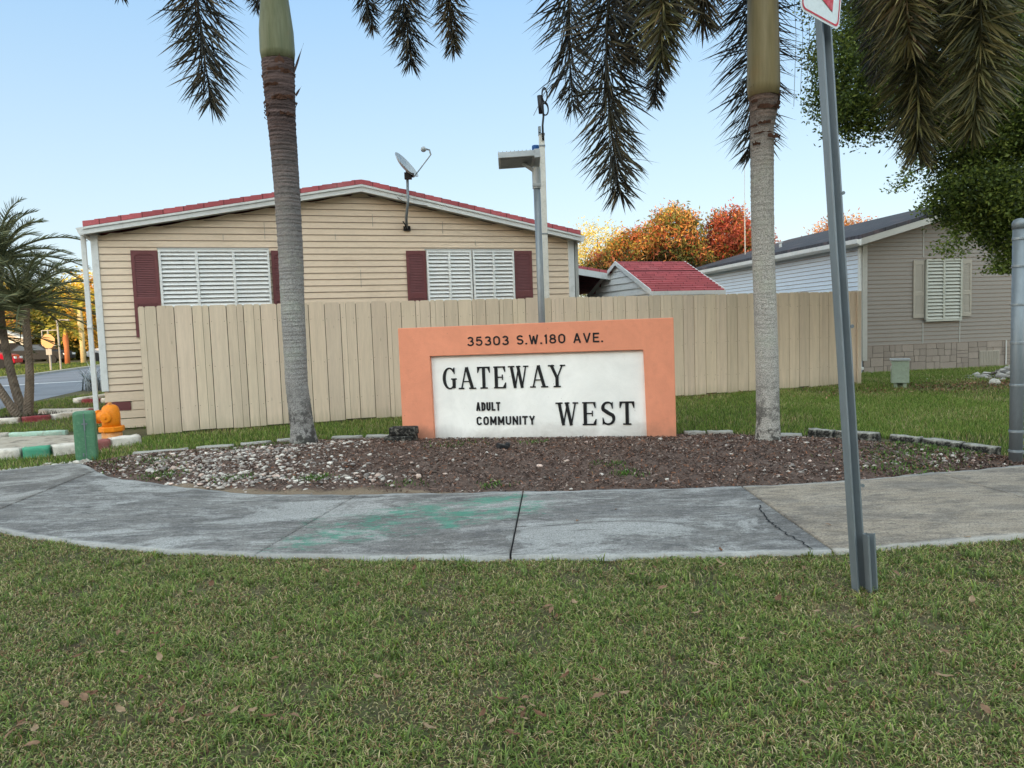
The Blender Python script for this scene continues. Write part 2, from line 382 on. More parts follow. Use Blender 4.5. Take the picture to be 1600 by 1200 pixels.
w = bpy.data.worlds.new('World'); bpy.context.scene.world = w; w.use_nodes = True
nt = w.node_tree; nt.nodes.clear()
wo = nt.nodes.new('ShaderNodeOutputWorld'); bg = nt.nodes.new('ShaderNodeBackground'); sky = nt.nodes.new('ShaderNodeTexSky')
sky.sky_type = 'NISHITA'; sky.sun_disc = False; sky.sun_elevation = SUN_EL; sky.sun_rotation = SUN_AZ; sky.altitude = 0
sky.air_density = 1.0; sky.dust_density = .6; sky.ozone_density = 1.6
def wn(t, **k):
    x = nt.nodes.new(t)
    for q, v in k.items(): setattr(x, q, v)
    return x
gm = wn('ShaderNodeGamma'); gm.inputs[1].default_value = .62; nt.links.new(sky.outputs[0], gm.inputs[0])
sc_ = wn('ShaderNodeVectorMath', operation='SCALE'); sc_.inputs['Scale'].default_value = .60; nt.links.new(gm.outputs[0], sc_.inputs[0])
tcw = wn('ShaderNodeTexCoord'); sp_ = wn('ShaderNodeSeparateXYZ'); nt.links.new(tcw.outputs['Generated'], sp_.inputs[0])
rz_ = wn('ShaderNodeValToRGB'); e = rz_.color_ramp.elements; e.new(.5); e.new(.5)
for i, (p_, c_) in enumerate([(0, lin(236, 247, 251)), (.16, lin(208, 235, 252)), (.45, lin(148, 200, 250)), (1, lin(165, 200, 240))]): e[i].position = p_; e[i].color = (*c_, 1)
nt.links.new(sp_.outputs[2], rz_.inputs[0])
mx_ = wn('ShaderNodeMix', data_type='RGBA'); mx_.inputs[0].default_value = .8; nt.links.new(sc_.outputs[0], mx_.inputs[6]); nt.links.new(rz_.outputs[0], mx_.inputs[7])
# the evening sky is brighter and warmer towards the sunset, behind the viewer, and high overhead
dt_ = wn('ShaderNodeMapRange'); dt_.interpolation_type = 'SMOOTHSTEP'; dt_.inputs[1].default_value = .25; dt_.inputs[2].default_value = -.6; nt.links.new(sp_.outputs[1], dt_.inputs[0])
zt_ = wn('ShaderNodeMapRange'); zt_.interpolation_type = 'SMOOTHSTEP'; zt_.inputs[1].default_value = .5; zt_.inputs[2].default_value = .85; nt.links.new(sp_.outputs[2], zt_.inputs[0])
g1 = wn('ShaderNodeMix', data_type='RGBA'); g1.inputs[6].default_value = (1, 1, 1, 1); g1.inputs[7].default_value = (2.5, 1.85, 1.25, 1); nt.links.new(zt_.outputs[0], g1.inputs[0])
g2 = wn('ShaderNodeMix', data_type='RGBA'); g2.inputs[7].default_value = (5.9, 4.25, 2.95, 1); nt.links.new(g1.outputs[2], g2.inputs[6]); nt.links.new(dt_.outputs[0], g2.inputs[0])
ml_ = wn('ShaderNodeMix', data_type='RGBA', blend_type='MULTIPLY'); ml_.inputs[0].default_value = 1; nt.links.new(mx_.outputs[2], ml_.inputs[6]); nt.links.new(g2.outputs[2], ml_.inputs[7])
nt.links.new(ml_.outputs[2], bg.inputs[0]); nt.links.new(bg.outputs[0], wo.inputs[0]); bg.inputs[1].default_value = 1.0
sn = bpy.context.scene; sn.view_settings.view_transform = 'Standard'; sn.view_settings.look = 'None'; sn.view_settings.exposure = 0; sn.view_settings.gamma = 1
sn.cycles.use_denoising = True
sn.cycles.max_bounces = 5; sn.cycles.diffuse_bounces = 3; sn.cycles.transparent_max_bounces = 4

# ------------------------------------------------------------------ curves that bound walk and bed
def curve(pts):
    xs = np.array([p[0] for p in pts]); ys = np.array([p[1] for p in pts])
    def f(x):
        x = np.asarray(x, float); y = np.interp(x, xs, ys)
        # light smoothing
        return (y*2+np.interp(x-.12, xs, ys)+np.interp(x+.12, xs, ys))/4
    return f
walk_far = curve([(-14, 7.2), (-9, 7.3), (-7, 7.6), (-5.66, 8.01), (-5.37, 8.22), (-5.07, 8.40), (-4.84, 8.23), (-4.45, 7.73), (-3.96, 7.29), (-3.33, 6.92), (-2.9, 6.66), (-2.41, 6.4), (-1.95, 6.27), (-1.35, 6.2), (.08, 6.08), (1.55, 6.0), (2.64, 6.05), (3.55, 6.24), (4.51, 6.44), (6.5, 6.95), (9, 7.9), (12, 9.4)])
walk_near = curve([(-14, 5.9), (-9, 5.95), (-6, 6.0), (-4.6, 5.8), (-3.89, 5.45), (-3.43, 5.18), (-2.88, 4.94), (-2.36, 4.75), (-1.66, 4.58), (-.82, 4.43), (-.04, 4.34), (.72, 4.28), (1.85, 4.24), (2.15, 4.28), (2.67, 4.35), (3.1, 4.41), (5, 4.85), (8, 5.8), (12, 7.6)])
bed_far = curve([(-4.95, 8.32), (-4.79, 8.45), (-4.65, 8.86), (-3.89, 9.16), (-3.6, 9.25), (-3.25, 9.45), (-3.05, 9.6), (-2.5, 9.62), (-1.7, 9.62), (2.06, 9.0), (2.71, 8.91), (2.92, 8.62), (3.44, 8.48), (3.73, 8.08), (4.14, 7.77), (4.19, 7.67), (4.4, 7.19), (4.7, 6.75), (4.85, 6.55)])
BX0, BX1 = -4.9, 4.8
def in_walk(x, y): return (y > walk_near(x)) & (y < walk_far(x))
def in_bed(x, y): return (x > BX0) & (x < BX1) & (y >= walk_far(x)-.02) & (y < bed_far(x))
def bed_h(x, y):
    a, b = walk_far(x), bed_far(x); t = np.clip((y-a)/np.maximum(b-a, .05), 0, 1)
    return .015+.085*np.sin(PI*np.clip(t, 0, 1))**1.3*np.clip((x-BX0)*1.2, 0, 1)*np.clip((BX1-x)*1.2, 0, 1)

# ------------------------------------------------------------------ ground sheets
def lumps(x, y):
    return .012*np.sin(x*1.7+y*.9)+.010*np.sin(x*.7-y*2.1+1)+.006*np.sin(x*4.1+y*3.3)
def ground():
    xs = np.concatenate([np.array([-900, -400, -200, -100, -60]), np.arange(-40, 40.1, 1.0), np.array([60, 100, 200, 400, 900])])
    ys = np.concatenate([np.array([-400, -150, -60, -20]), np.arange(-8, 60.1, 1.0), np.array([80, 120, 200, 400, 1200])])
    X, Y = np.meshgrid(xs, ys); V = np.stack([X.ravel(), Y.ravel(), np.zeros(X.size)], 1)
    nx, ny = len(xs), len(ys); i = np.arange(nx-1); j = np.arange(ny-1); I, J = np.meshgrid(i, j); a = (J*nx+I).ravel()
    F = np.stack([a, a+1, a+nx+1, a+nx], 1)
    o = np_mesh('ground', V, F, M['ground']); tag(o, kind='structure')
ground()

JOINTS = [(-13.9, -13.9), (-9.5, -9.5), (-6.9, -6.2), (-4.5, -4.3), (-1.35, -1.66), (.06, -.05), (1.87, 1.86), (3.62, 3.78), (5.6, 5.8), (7.8, 8.0), (11.8, 11.8)]
BEIGE = [.0, .0, .1, .0, .05, .0, .85, .8, .7, .6]
PAINT = [((-1.35, 4.9), (-.72, 5.60), .27, .66), ((-.72, 5.66), (-.45, 5.05), .06, .82), ((-.35, 5.75), (.0, 5.9), .16, .74), ((-.50, 5.35), (.06, 5.5), .22, .66), ((-.5, 5.05), (.22, 5.45), .09, .55), ((-1.5, 4.72), (-.7, 5.0), .2, .52), ((-1.3, 5.3), (.0, 5.7), .4, .5)]
def seg_d(X, Y, a, b):
    ax, ay = a; bx, by = b; dx, dy = bx-ax, by-ay
    t = np.clip(((X-ax)*dx+(Y-ay)*dy)/(dx*dx+dy*dy), 0, 1); return np.hypot(X-ax-t*dx, Y-ay-t*dy)
def sidewalk():
    allV, allF, allC, base = [], [], [], 0
    for k in range(len(JOINTS)-1):
        g = .006 if k not in (5, 6) else .008
        fx0, nx0 = JOINTS[k]; fx1, nx1 = JOINTS[k+1]; fx0 += g; nx0 += g; fx1 -= g; nx1 -= g
        n = 60; m = 44
        s = np.linspace(0, 1, n); t = np.linspace(0, 1, m)
        S, T = np.meshgrid(s, t)
        fx = fx0+(fx1-fx0)*S; nx = nx0+(nx1-nx0)*S
        X = nx*(1-T)+fx*T; Yn = walk_near(nx); Yf = walk_far(fx); Yv = Yn*(1-T)+Yf*T
        X = X+np.where((T == 0) | (T == 1), .006*np.sin(Yv*37+X*23), 0)
        Yv = Yv+np.where(T == 0, .012*np.sin(X*9)+.008*np.sin(X*31), 0)+np.where(T == 1, .015*np.sin(X*7+2)+.01*np.sin(X*23), 0)
        tilt = [0, .0, .004, 0, .002, -.002, .003, -.001, .002, 0][k]
        Z = np.full_like(X, .03)+tilt*(S-.5)*2
        P = np.zeros_like(X)
        for a, b, wd, st in PAINT:
            P = np.maximum(P, st*np.clip(1.5-seg_d(X, Yv, a, b)/wd, 0, 1))
        E = np.maximum(np.clip(1-(T)/.08, 0, 1), np.clip(1-(1-T)/.10, 0, 1))
        col = np.stack([P, np.full_like(X, BEIGE[k]), E], -1).reshape(-1, 3)
        V = np.stack([X.ravel(), Yv.ravel(), Z.ravel()], 1)
        I, J = np.meshgrid(np.arange(n-1), np.arange(m-1)); a = (J*n+I).ravel(); F = np.stack([a, a+1, a+n+1, a+n], 1)
        # skirt
        ring = list(range(n))+[j*n+n-1 for j in range(1, m)]+[(m-1)*n+i for i in range(n-2, -1, -1)]+[j*n for j in range(m-2, 0, -1)]
        rv = V[ring].copy(); rv[:, 2] = -.02; cb = len(V); L = len(ring)
        SF = np.array([(ring[i], cb+i, cb+(i+1) % L, ring[(i+1) % L]) for i in range(L)])
        allV += [V, rv]; allC += [col, col[ring]]; allF += [F+base, SF+base]; base += len(V)+len(rv)
    o = np_mesh('sidewalk', np.concatenate(allV), np.concatenate(allF), M['concrete'], np.concatenate(allC)); tag(o, kind='structure')
    # dark joint filler just below
    mb = MB(); xs = np.linspace(-13.5, 11.5, 120)
    vs = [(x, float(walk_near(x))+.02, .012) for x in xs]+[(x, float(walk_far(x))-.02, .012) for x in xs]; n = len(xs)
    mb.add(vs, [(i, i+1, n+i+1, n+i) for i in range(n-1)]); mb.build('sidewalk_joint_fill', M['dark'], kind='structure')
sidewalk()

def crack():
    r = random.Random(12); mb = MB(); n = 34; pts = []
    for i in range(n):
        q = i/(n-1); x = 1.80-.02*q-.28*math.sin(q*PI*.55)*(1-q)*.6-.03*q+r.uniform(-.012, .012); y = 5.35-1.08*q; pts.append((x, y))
    for (a, b) in zip(pts[:-1], pts[1:]):
        w_ = .0035+.003*r.random(); mb.add([(a[0]-w_, a[1], .0345), (a[0]+w_, a[1], .0345), (b[0]+w_, b[1], .0345), (b[0]-w_, b[1], .0345)], [(0, 3, 2, 1)])
    mb.build('sidewalk_crack', M['dark'], kind='structure')
crack()
def mulch_bed():
    n, m = 260, 60; xs = np.linspace(BX0, BX1, n); t = np.linspace(0, 1, m); X, T = np.meshgrid(xs, t)
    a, b = walk_far(X), bed_far(X); Y = a+(np.maximum(b, a+.02)-a)*T
    Z = bed_h(X, Y)+.008*np.sin(X*13+Y*7)+.006*np.sin(X*29-Y*17)+rng.normal(0, .003, X.shape)
    sand = np.clip(1-T/.13, 0, 1)*np.clip((-.2-X)/1.5+.3, 0, 1)*np.clip((X+3.6)*2, 0, 1)+.25*np.clip(1-T/.05, 0, 1)
    col = np.stack([sand]*3, -1).reshape(-1, 3)
    V = np.stack([X.ravel(), Y.ravel(), Z.ravel()], 1); I, J = np.meshgrid(np.arange(n-1), np.arange(m-1)); q = (J*n+I).ravel()
    o = np_mesh('mulch_bed', V, np.stack([q, q+1, q+n+1, q+n], 1), M['mulch'], col, smooth=True); tag(o, kind='structure')
mulch_bed()

def strip(name, L, Rr, z, mat):
    mb = MB(); n = len(L); mb.add([(x, y, z) for x, y in L]+[(x, y, z) for x, y in Rr], [(i, i+1, n+i+1, n+i) for i in range(n-1)])
    return tag(mb.build(name, mat), kind='structure')
ROAD_R = [(-11.0, -30), (-10.9, 0), (-11.0, 12), (-11.3, 16.2), (-11.9, 18.4), (-13.1, 23.4), (-15.2, 32), (-19, 45), (-26, 65), (-60, 120)]
ROAD_L = [(-20, -30), (-20, 0), (-20.5, 12), (-20.9, 16.2), (-21.3, 20), (-21.6, 26), (-21.4, 33), (-24.5, 45), (-33, 65), (-70, 120)]
strip('road', ROAD_L, ROAD_R, .006, M['asphalt'])
roadline = MB(); 
for a, b in zip([(-17.9, 25.2), (-16.9, 26.3), (-15.4, 27.0)], [(-16.9, 26.3), (-15.4, 27.0), (-14.3, 27.2)]):
    d = Vector((b[0]-a[0], b[1]-a[1], 0)).normalized(); nn = Vector((-d.y, d.x, 0))*.16
    roadline.add([(a[0]-nn.x, a[1]-nn.y, .011), (b[0]-nn.x, b[1]-nn.y, .011), (b[0]+nn.x, b[1]+nn.y, .011), (a[0]+nn.x, a[1]+nn.y, .011)], [(0, 1, 2, 3)])
roadline.build('road_marking', M['trim'], kind='structure')
def kerb_strip():
    mb = MB()
    pts = ROAD_L[3:8]
    for a, b in zip(pts[:-1], pts[1:]):
        d = Vector((b[0]-a[0], b[1]-a[1], 0)).normalized(); nn = Vector((-d.y, d.x, 0))
        a0, b0 = Vector((*a, 0)), Vector((*b, 0))
        vs = [a0, b0, b0+nn*.25, a0+nn*.25]; vs = vs+[v+Vector((0, 0, .1)) for v in vs]
        mb.add(vs, [(0, 1, 5, 4), (4, 5, 6, 7), (2, 3, 7, 6), (0, 4, 7, 3), (1, 2, 6, 5)])
    mb.build('road_kerb', M['k_grey'], kind='structure')
kerb_strip()

# ------------------------------------------------------------------ scatter generators
def blades(name, X, Y, Z, H, W, cols, lean=.6, segs=3, kind='stuff', label=None, cat='grass', az=None):
    n = len(X); az = rng.uniform(0, 2*PI, n) if az is None else az
    ln = np.abs(rng.normal(lean, .35, n)); face = az+PI/2+rng.normal(0, .5, n)
    V = np.zeros((n, 2*segs+1, 3)); h = np.zeros(n); r = np.zeros(n)
    zz = Z.copy(); xx = X.copy(); yy = Y.copy(); ang = ln*.25
    for s in range(segs+1):
        wd = W*(1-(s/segs)**1.6)
        if s < segs:
            V[:, 2*s, 0] = xx+np.cos(face)*wd/2; V[:, 2*s, 1] = yy+np.sin(face)*wd/2; V[:, 2*s, 2] = zz
            V[:, 2*s+1, 0] = xx-np.cos(face)*wd/2; V[:, 2*s+1, 1] = yy-np.sin(face)*wd/2; V[:, 2*s+1, 2] = zz
        else:
            V[:, 2*s, 0] = xx; V[:, 2*s, 1] = yy; V[:, 2*s, 2] = zz
        st = H/segs; xx = xx+np.cos(az)*np.sin(ang)*st; yy = yy+np.sin(az)*np.sin(ang)*st; zz = np.maximum(zz+np.cos(ang)*st, Z+.004)
        ang = np.minimum(ang+ln*.55, 2.0)
    k = 2*segs+1; b = (np.arange(n)*k)[:, None]
    quads = [[0+2*s, 1+2*s, 3+2*s, 2+2*s] for s in range(segs-1)]; tri = [2*segs-2, 2*segs-1, 2*segs, 2*segs]
    T = []
    for q in quads: T += [[q[0], q[1], q[2]], [q[0], q[2], q[3]]]
    T += [tri[:3]]
    F = (b[:, None, :]+np.array(T)[None]).reshape(-1, 3)
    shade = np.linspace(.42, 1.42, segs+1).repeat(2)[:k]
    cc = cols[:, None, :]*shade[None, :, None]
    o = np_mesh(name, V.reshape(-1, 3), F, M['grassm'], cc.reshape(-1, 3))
    tag(o, label, cat, kind=kind); return o

def vnoise(X, Y, s, seed=0):
    r = np.random.default_rng(seed); o = np.zeros_like(X)
    for i in range(7):
        a = r.uniform(0, 2*PI); f = s*r.uniform(.5, 2); o += np.sin((X*math.cos(a)+Y*math.sin(a))*f+r.uniform(0, 6))*np.sin((X*math.sin(a)*1.3-Y*math.cos(a)*.8)*f+r.uniform(0, 6))
    return o/2.2
def pick(n, pal, wts):
    pal = np.array(pal); i = rng.choice(len(pal), n, p=np.array(wts)/sum(wts)); return pal[i]*rng.uniform(.75, 1.25, (n, 1))
G1 = [lin(122, 146, 66), lin(142, 162, 82), lin(96, 120, 52), lin(172, 166, 108), lin(198, 180, 140), lin(106, 126, 74), lin(156, 122, 90)]

def front_lawn():
    N = 430000
    Y = 1.55+(6.4-1.55)*rng.random(N)**.85; X = rng.uniform(-1, 1, N)*(Y*.78+.9)
    p = vnoise(X, Y, 3.2, 3)+.5*vnoise(X, Y, 9, 13); thin = vnoise(X, Y, 6.5, 5)
    keep = (Y < walk_near(X)+.035+.02*np.sin(X*17)) & (rng.random(N) < np.clip(.9+.5*thin, .35, 1))
    X, Y, p = X[keep], Y[keep], p[keep]; n = len(X)
    H = rng.uniform(.022, .052, n)*(1+.3*np.clip(p, -1, 1)); W = rng.uniform(.0028, .0065, n)
    cg = pick(n, G1, [5, 5, 4, 4, 2.6, 3, 2.2]); dry = pick(n, G1, [2, 2, 2, 3, 3.5, 1, 3])
    m = (rng.random(n) < np.clip(.42-.6*p, 0.05, .9))[:, None]
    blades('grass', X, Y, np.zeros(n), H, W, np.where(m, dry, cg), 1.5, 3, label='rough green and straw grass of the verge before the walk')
    # broad tufts
    n0 = 520; Yt = 1.6+3.2*rng.random(n0); Xt = rng.uniform(-1, 1, n0)*(Yt*.76+.5); k = Yt < walk_near(Xt)-.03; Xt, Yt = Xt[k], Yt[k]
    XX = np.repeat(Xt, 12)+rng.normal(0, .018, len(Xt)*12); YY = np.repeat(Yt, 12)+rng.normal(0, .018, len(Xt)*12); n = len(XX)
    blades('weed_tufts', XX, YY, np.zeros(n), rng.uniform(.035, .085, n), rng.uniform(.006, .011, n), pick(n, [lin(106, 126, 66), lin(118, 138, 74), lin(134, 148, 70)], [3, 3, 1]), .9, 3, label='broad bladed green weed tufts dotting the front verge', cat='weeds')
front_lawn()

def rear_lawn():
    Xs, Ys = [], []
    def region(x0, x1, y0, y1, dens, cond):
        n = int((x1-x0)*(y1-y0)*dens); X = rng.uniform(x0, x1, n); Y = rng.uniform(y0, y1, n)
        k = cond(X, Y) & (np.abs(X) < Y*.78+1.0); Xs.append(X[k]); Ys.append(Y[k])
    fy = lambda X: 10.72+(X+5.38)*.3438-.06
    region(-5.3, 7.3, 8.2, 15.1, 1900, lambda X, Y: (~in_bed(X, Y)) & (Y > walk_far(X)+.02) & (Y < fy(X)) & ((X > BX0) | (Y > 8.7)))
    region(4.2, 14, 6.4, 18.6, 1500, lambda X, Y: (~in_bed(X, Y)) & (Y > walk_far(X)+.02) & (Y < 17.8+(X-8.6)*.158) & ((X > 7.04) | (Y < fy(X))) & (X > 4.2))
    ring1 = lambda X, Y: (Y < 11.9) & (Y > 9.0+(-5.2-X)*.08) & (Y < 11.6) & (X > -12) & (X < -5.0) & (Y > 9.3) & (Y < 11.2+(X+7)*.1)
    region(-12, -5.2, 8.0, 12, 1500, lambda X, Y: (Y > walk_far(X)+.03) & ((Y < 9.0) | (Y > 11.6)) & (X > -10.9))
    region(-11.5, -6.2, 11.5, 26, 1100, lambda X, Y: (X > np.interp(Y, [12, 16.2, 18.4, 23.4, 26], [-11.0, -11.3, -11.9, -13.1, -13.9])+.05) & ((X < -6.5-(Y-11.6)*-.34*0) ) & ~((X > -9.9) & (X < -8.5) & (Y > 13.1) & (Y < 14.9)))
    X = np.concatenate(Xs); Y = np.concatenate(Ys); n = len(X)
    p = vnoise(X, Y, 1.6, 9); right = np.clip((X-2)/3, 0, 1)
    litter = np.exp(-((Y-(13.6+.05*(X-6)))/1.0)**2)*(X > 5.4)
    edge = np.exp(-np.clip(fy(X)-Y, 0, 9)/.25)*(X < 7)
    drop = rng.random(n) < np.clip(litter*.75+edge*.4, 0, .9); X, Y, p = X[~drop], Y[~drop], p[~drop]; n = len(X)
    H = rng.uniform(.04, .085, n); W = rng.uniform(.006, .011, n)
    g = pick(n, [lin(104, 132, 54), lin(122, 146, 66), lin(88, 112, 48), lin(148, 156, 84), lin(170, 156, 108)], [5, 5, 4, 3, 1]); d = pick(n, G1, [3, 2, 2, 3, 3, 2, 2])
    m = (rng.random(n) < np.clip(.12-.35*p, 0.02, .7))[:, None]
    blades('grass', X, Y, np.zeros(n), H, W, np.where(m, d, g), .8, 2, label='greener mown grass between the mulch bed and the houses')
    # far verge across the road
    n = 26000; X = rng.uniform(-34, -20, n); Y = rng.uniform(22, 52, n); k = (X < np.interp(Y, [20, 26, 33, 45, 65], [-21.3, -21.6, -21.4, -24.5, -33])-.3); X, Y = X[k], Y[k]; n = len(X)
    blades('grass', X, Y, np.zeros(n), rng.uniform(.06, .14, n), rng.uniform(.02, .04, n), pick(n, [lin(90, 112, 46), lin(120, 128, 60)], [1, 1]), .7, 2, label='sunlit mown grass on the far side of the road')
rear_lawn()

def mulch_chips():
    N = 62000; X = rng.uniform(BX0, BX1, N); a, b = walk_far(X), bed_far(X); T = rng.random(N); Y = a+(b-a)*T
    sandy = np.clip(1-T/.13, 0, 1)*np.clip((-.2-X)/1.5+.3, 0, 1)
    k = (b-a > .05) & (rng.random(N) > sandy*1.2); X, Y, T = X[k], Y[k], T[k]; n = len(X)
    Z = bed_h(X, Y)+rng.uniform(.0, .018, n); L = rng.uniform(.012, .045, n); W = rng.uniform(.004, .011, n)
    az = rng.uniform(0, 2*PI, n); el = rng.normal(0, .35, n)
    d = np.stack([np.cos(az)*np.cos(el), np.sin(az)*np.cos(el), np.sin(el)], 1); s = np.stack([-np.sin(az), np.cos(az), rng.normal(0, .4, n)], 1)
    P = np.stack([X, Y, Z], 1); V = np.stack([P-d*L[:, None]/2-s*W[:, None]/2, P+d*L[:, None]/2-s*W[:, None]/2, P+d*L[:, None]*.42+s*W[:, None]/2, P-d*L[:, None]*.5+s*W[:, None]/2], 1).reshape(-1, 3)
    F = (np.arange(n)*4)[:, None]+np.arange(4)[None]
    pal = [lin(100, 78, 68), lin(128, 102, 90), lin(66, 50, 44), lin(158, 138, 130), lin(142, 96, 72), lin(176, 160, 148), lin(46, 38, 36)]
    c = pick(n, pal, [5, 5, 3, 2.2, 1.8, .9, 1.6]).repeat(4, 0)
    o = np_mesh('mulch', V, F, M['chips'], c); tag(o, 'dark purple brown shredded bark mulch covering the bed round the sign', 'mulch', kind='stuff')
mulch_chips()

ICO = None
def ico():
    t = (1+5**.5)/2; v = np.array([(-1, t, 0), (1, t, 0), (-1, -t, 0), (1, -t, 0), (0, -1, t), (0, 1, t), (0, -1, -t), (0, 1, -t), (t, 0, -1), (t, 0, 1), (-t, 0, -1), (-t, 0, 1)], float); v /= np.linalg.norm(v[0])
    f = np.array([(0,11,5),(0,5,1),(0,1,7),(0,7,10),(0,10,11),(1,5,9),(5,11,4),(11,10,2),(10,7,6),(7,1,8),(3,9,4),(3,4,2),(3,2,6),(3,6,8),(3,8,9),(4,9,5),(2,4,11),(6,2,10),(8,6,7),(9,8,1)])
    return v, f
def rocks(name, X, Y, Z, S, cols, label, cat, flat=.6):
    v, f = ico(); n = len(X); V = v[None]*(1+rng.normal(0, .22, (n, 12, 1)))*S[:, None, None]*np.stack([rng.uniform(.8, 1.4, n), rng.uniform(.7, 1.1, n), rng.uniform(flat*.7, flat*1.2, n)], 1)[:, None, :]
    a = rng.uniform(0, 2*PI, n); c, s = np.cos(a)[:, None], np.sin(a)[:, None]
    x = V[:, :, 0]*c-V[:, :, 1]*s; y = V[:, :, 0]*s+V[:, :, 1]*c
    V = np.stack([x+X[:, None], y+Y[:, None], V[:, :, 2]+Z[:, None]], -1).reshape(-1, 3)
    F = ((np.arange(n)*12)[:, None, None]+f[None]).reshape(-1, 3)
    o = np_mesh(name, V, F, M['stonem'], cols.repeat(12, 0), smooth=True); tag(o, label, cat, kind='stuff'); return o
def pebbles():
    XS, YS = [], []
    def blob(cx, cy, sx, sy, n, rot=0):
        a = rng.normal(0, sx, n); b = rng.normal(0, sy, n); XS.append(cx+a*math.cos(rot)-b*math.sin(rot)); YS.append(cy+a*math.sin(rot)+b*math.cos(rot))
    blob(-2.95, 8.3, .5, .3, 700, .4); blob(-3.6, 7.75, .45, .22, 420, -.3); blob(-2.5, 7.5, .45, .3, 260); blob(-2.1, 6.9, .5, .13, 240, -.1); blob(-2.9, 7.1, .35, .18, 260, -.6)
    blob(-4.2, 8.2, .3, .16, 120); blob(-2.35, 9.0, .3, .18, 160); blob(-1.4, 7.2, .5, .35, 70); blob(-1.3, 6.75, .3, .08, 60)
    blob(3.1, 8.1, .35, .15, 50); blob(3.4, 6.6, .45, .1, 60); blob(3.9, 6.75, .28, .08, 50); blob(2.6, 6.5, .3, .12, 30); blob(3.2, 7.4, .6, .4, 40)
    n = 170; XS.append(rng.uniform(-4.4, 4.4, n)); YS.append(walk_far(XS[-1])+rng.random(n)*(bed_far(XS[-1])-walk_far(XS[-1])))
    X = np.concatenate(XS); Y = np.concatenate(YS); k = in_bed(X, Y) & (Y > walk_far(X)+.03); X, Y = X[k], Y[k]; n = len(X)
    S = rng.gamma(4, .0030, n)+.004
    c = pick(n, [lin(214, 206, 198), lin(184, 174, 166), lin(204, 180, 168), lin(148, 140, 136), lin(118, 108, 102)], [4, 4, 2, 3, 2])
    rocks('pebbles', X, Y, bed_h(X, Y)+S*.35, S, c, 'white and pinkish pebbles strewn over the mulch bed', 'pebbles')
    # stone heap on the right and sandy gravel by the kerbs
    n = 500; X = rng.normal(10.9, .62, n); Y = rng.normal(15.2, .5, n); h = .55*np.exp(-((X-11.1)/.75)**2-((Y-15.2)/.6)**2)
    S = rng.gamma(4, .011, n)+.012; rocks('rubble', X, Y, h*rng.uniform(.75, 1, n), S, pick(n, [lin(190, 186, 180), lin(150, 146, 142), lin(120, 112, 104)], [3, 2, 1]), 'heap of grey and white rubble stones behind the chain link post', 'rubble')
    n = 260; X = rng.uniform(-6.2, -4.95, n); Y = walk_far(X)+rng.uniform(.03, .3, n)*np.clip((X+6.4), .2, 1); S = rng.gamma(4, .0035, n)+.005
    rocks('gravel', X, Y, S*.3, S, pick(n, [lin(206, 200, 190), lin(160, 150, 140)], [2, 1]), 'fine pale gravel along the walk beside the painted kerb', 'gravel')
pebbles()
def bed_weeds():
    XS, YS = [], []
    for cx, cy, s, n in [(-3.55, 7.35, .14, 220), (-3.9, 7.9, .2, 200), (-2.7, 7.0, .09, 140), (-2.95, 9.1, .2, 160), (-3.3, 8.7, .25, 160), (-1.9, 6.85, .09, 150), (-.7, 8.2, .15, 60), (1.0, 6.55, .07, 130), (.9, 6.9, .1, 80), (-.5, 8.6, .25, 60), (.2, 8.4, .12, 60), (-.2, 6.35, .08, 60), (3.75, 6.85, .3, 600), (4.2, 7.0, .18, 400), (3.45, 6.4, .2, 260), (4.0, 7.3, .2, 240), (-4.5, 8.2, .12, 80), (-1.0, 6.5, .1, 60)]:
        XS.append(rng.normal(cx, s, n)); YS.append(rng.normal(cy, s*.7, n))
    X = np.concatenate(XS); Y = np.concatenate(YS); k = in_bed(X, Y); X, Y = X[k], Y[k]; n = len(X)
    blades('bed_weeds', X, Y, bed_h(X, Y), rng.uniform(.02, .055, n), rng.uniform(.006, .014, n), pick(n, [lin(86, 124, 50), lin(104, 140, 62), lin(70, 100, 44)], [1, 1, 1]), 1.1, 2, label='small green weeds sprouting through the mulch bed', cat='weeds')
bed_weeds()
def litter():
    XS = [rng.normal(7.3, 1.3, 900), rng.normal(9.6, 1.2, 1700), rng.uniform(2.2, 7, 350)]; YS = [rng.normal(13.2, .45, 900), rng.normal(13.9, .55, 1700), None]
    YS[2] = 10.72+(XS[2]+5.38)*.3438-.05-np.abs(rng.normal(0, .28, 350))
    X = np.concatenate(XS); Y = np.concatenate(YS); n = len(X); az = rng.uniform(0, 2*PI, n); L = rng.uniform(.03, .075, n); W = L*rng.uniform(.3, .5, n); el = rng.normal(0, .4, n)
    d = np.stack([np.cos(az)*np.cos(el), np.sin(az)*np.cos(el), np.sin(el)], 1)*L[:, None]/2; s = np.stack([-np.sin(az), np.cos(az), rng.normal(0, .5, n)], 1)*W[:, None]/2
    P = np.stack([X, Y, rng.uniform(.015, .05, n)], 1); V = np.stack([P-d, P-s, P+d, P+s], 1).reshape(-1, 3); F = (np.arange(n)*4)[:, None]+np.arange(4)
    o = np_mesh('leaf_litter', V, F, M['dryleaf'], pick(n, [lin(150, 104, 78), lin(120, 80, 62), lin(176, 140, 112), lin(96, 70, 58)], [3, 3, 2, 2]).repeat(4, 0)); tag(o, 'brown fallen leaf litter drifted in front of the grey house and fence', 'leaves', kind='stuff')
litter()

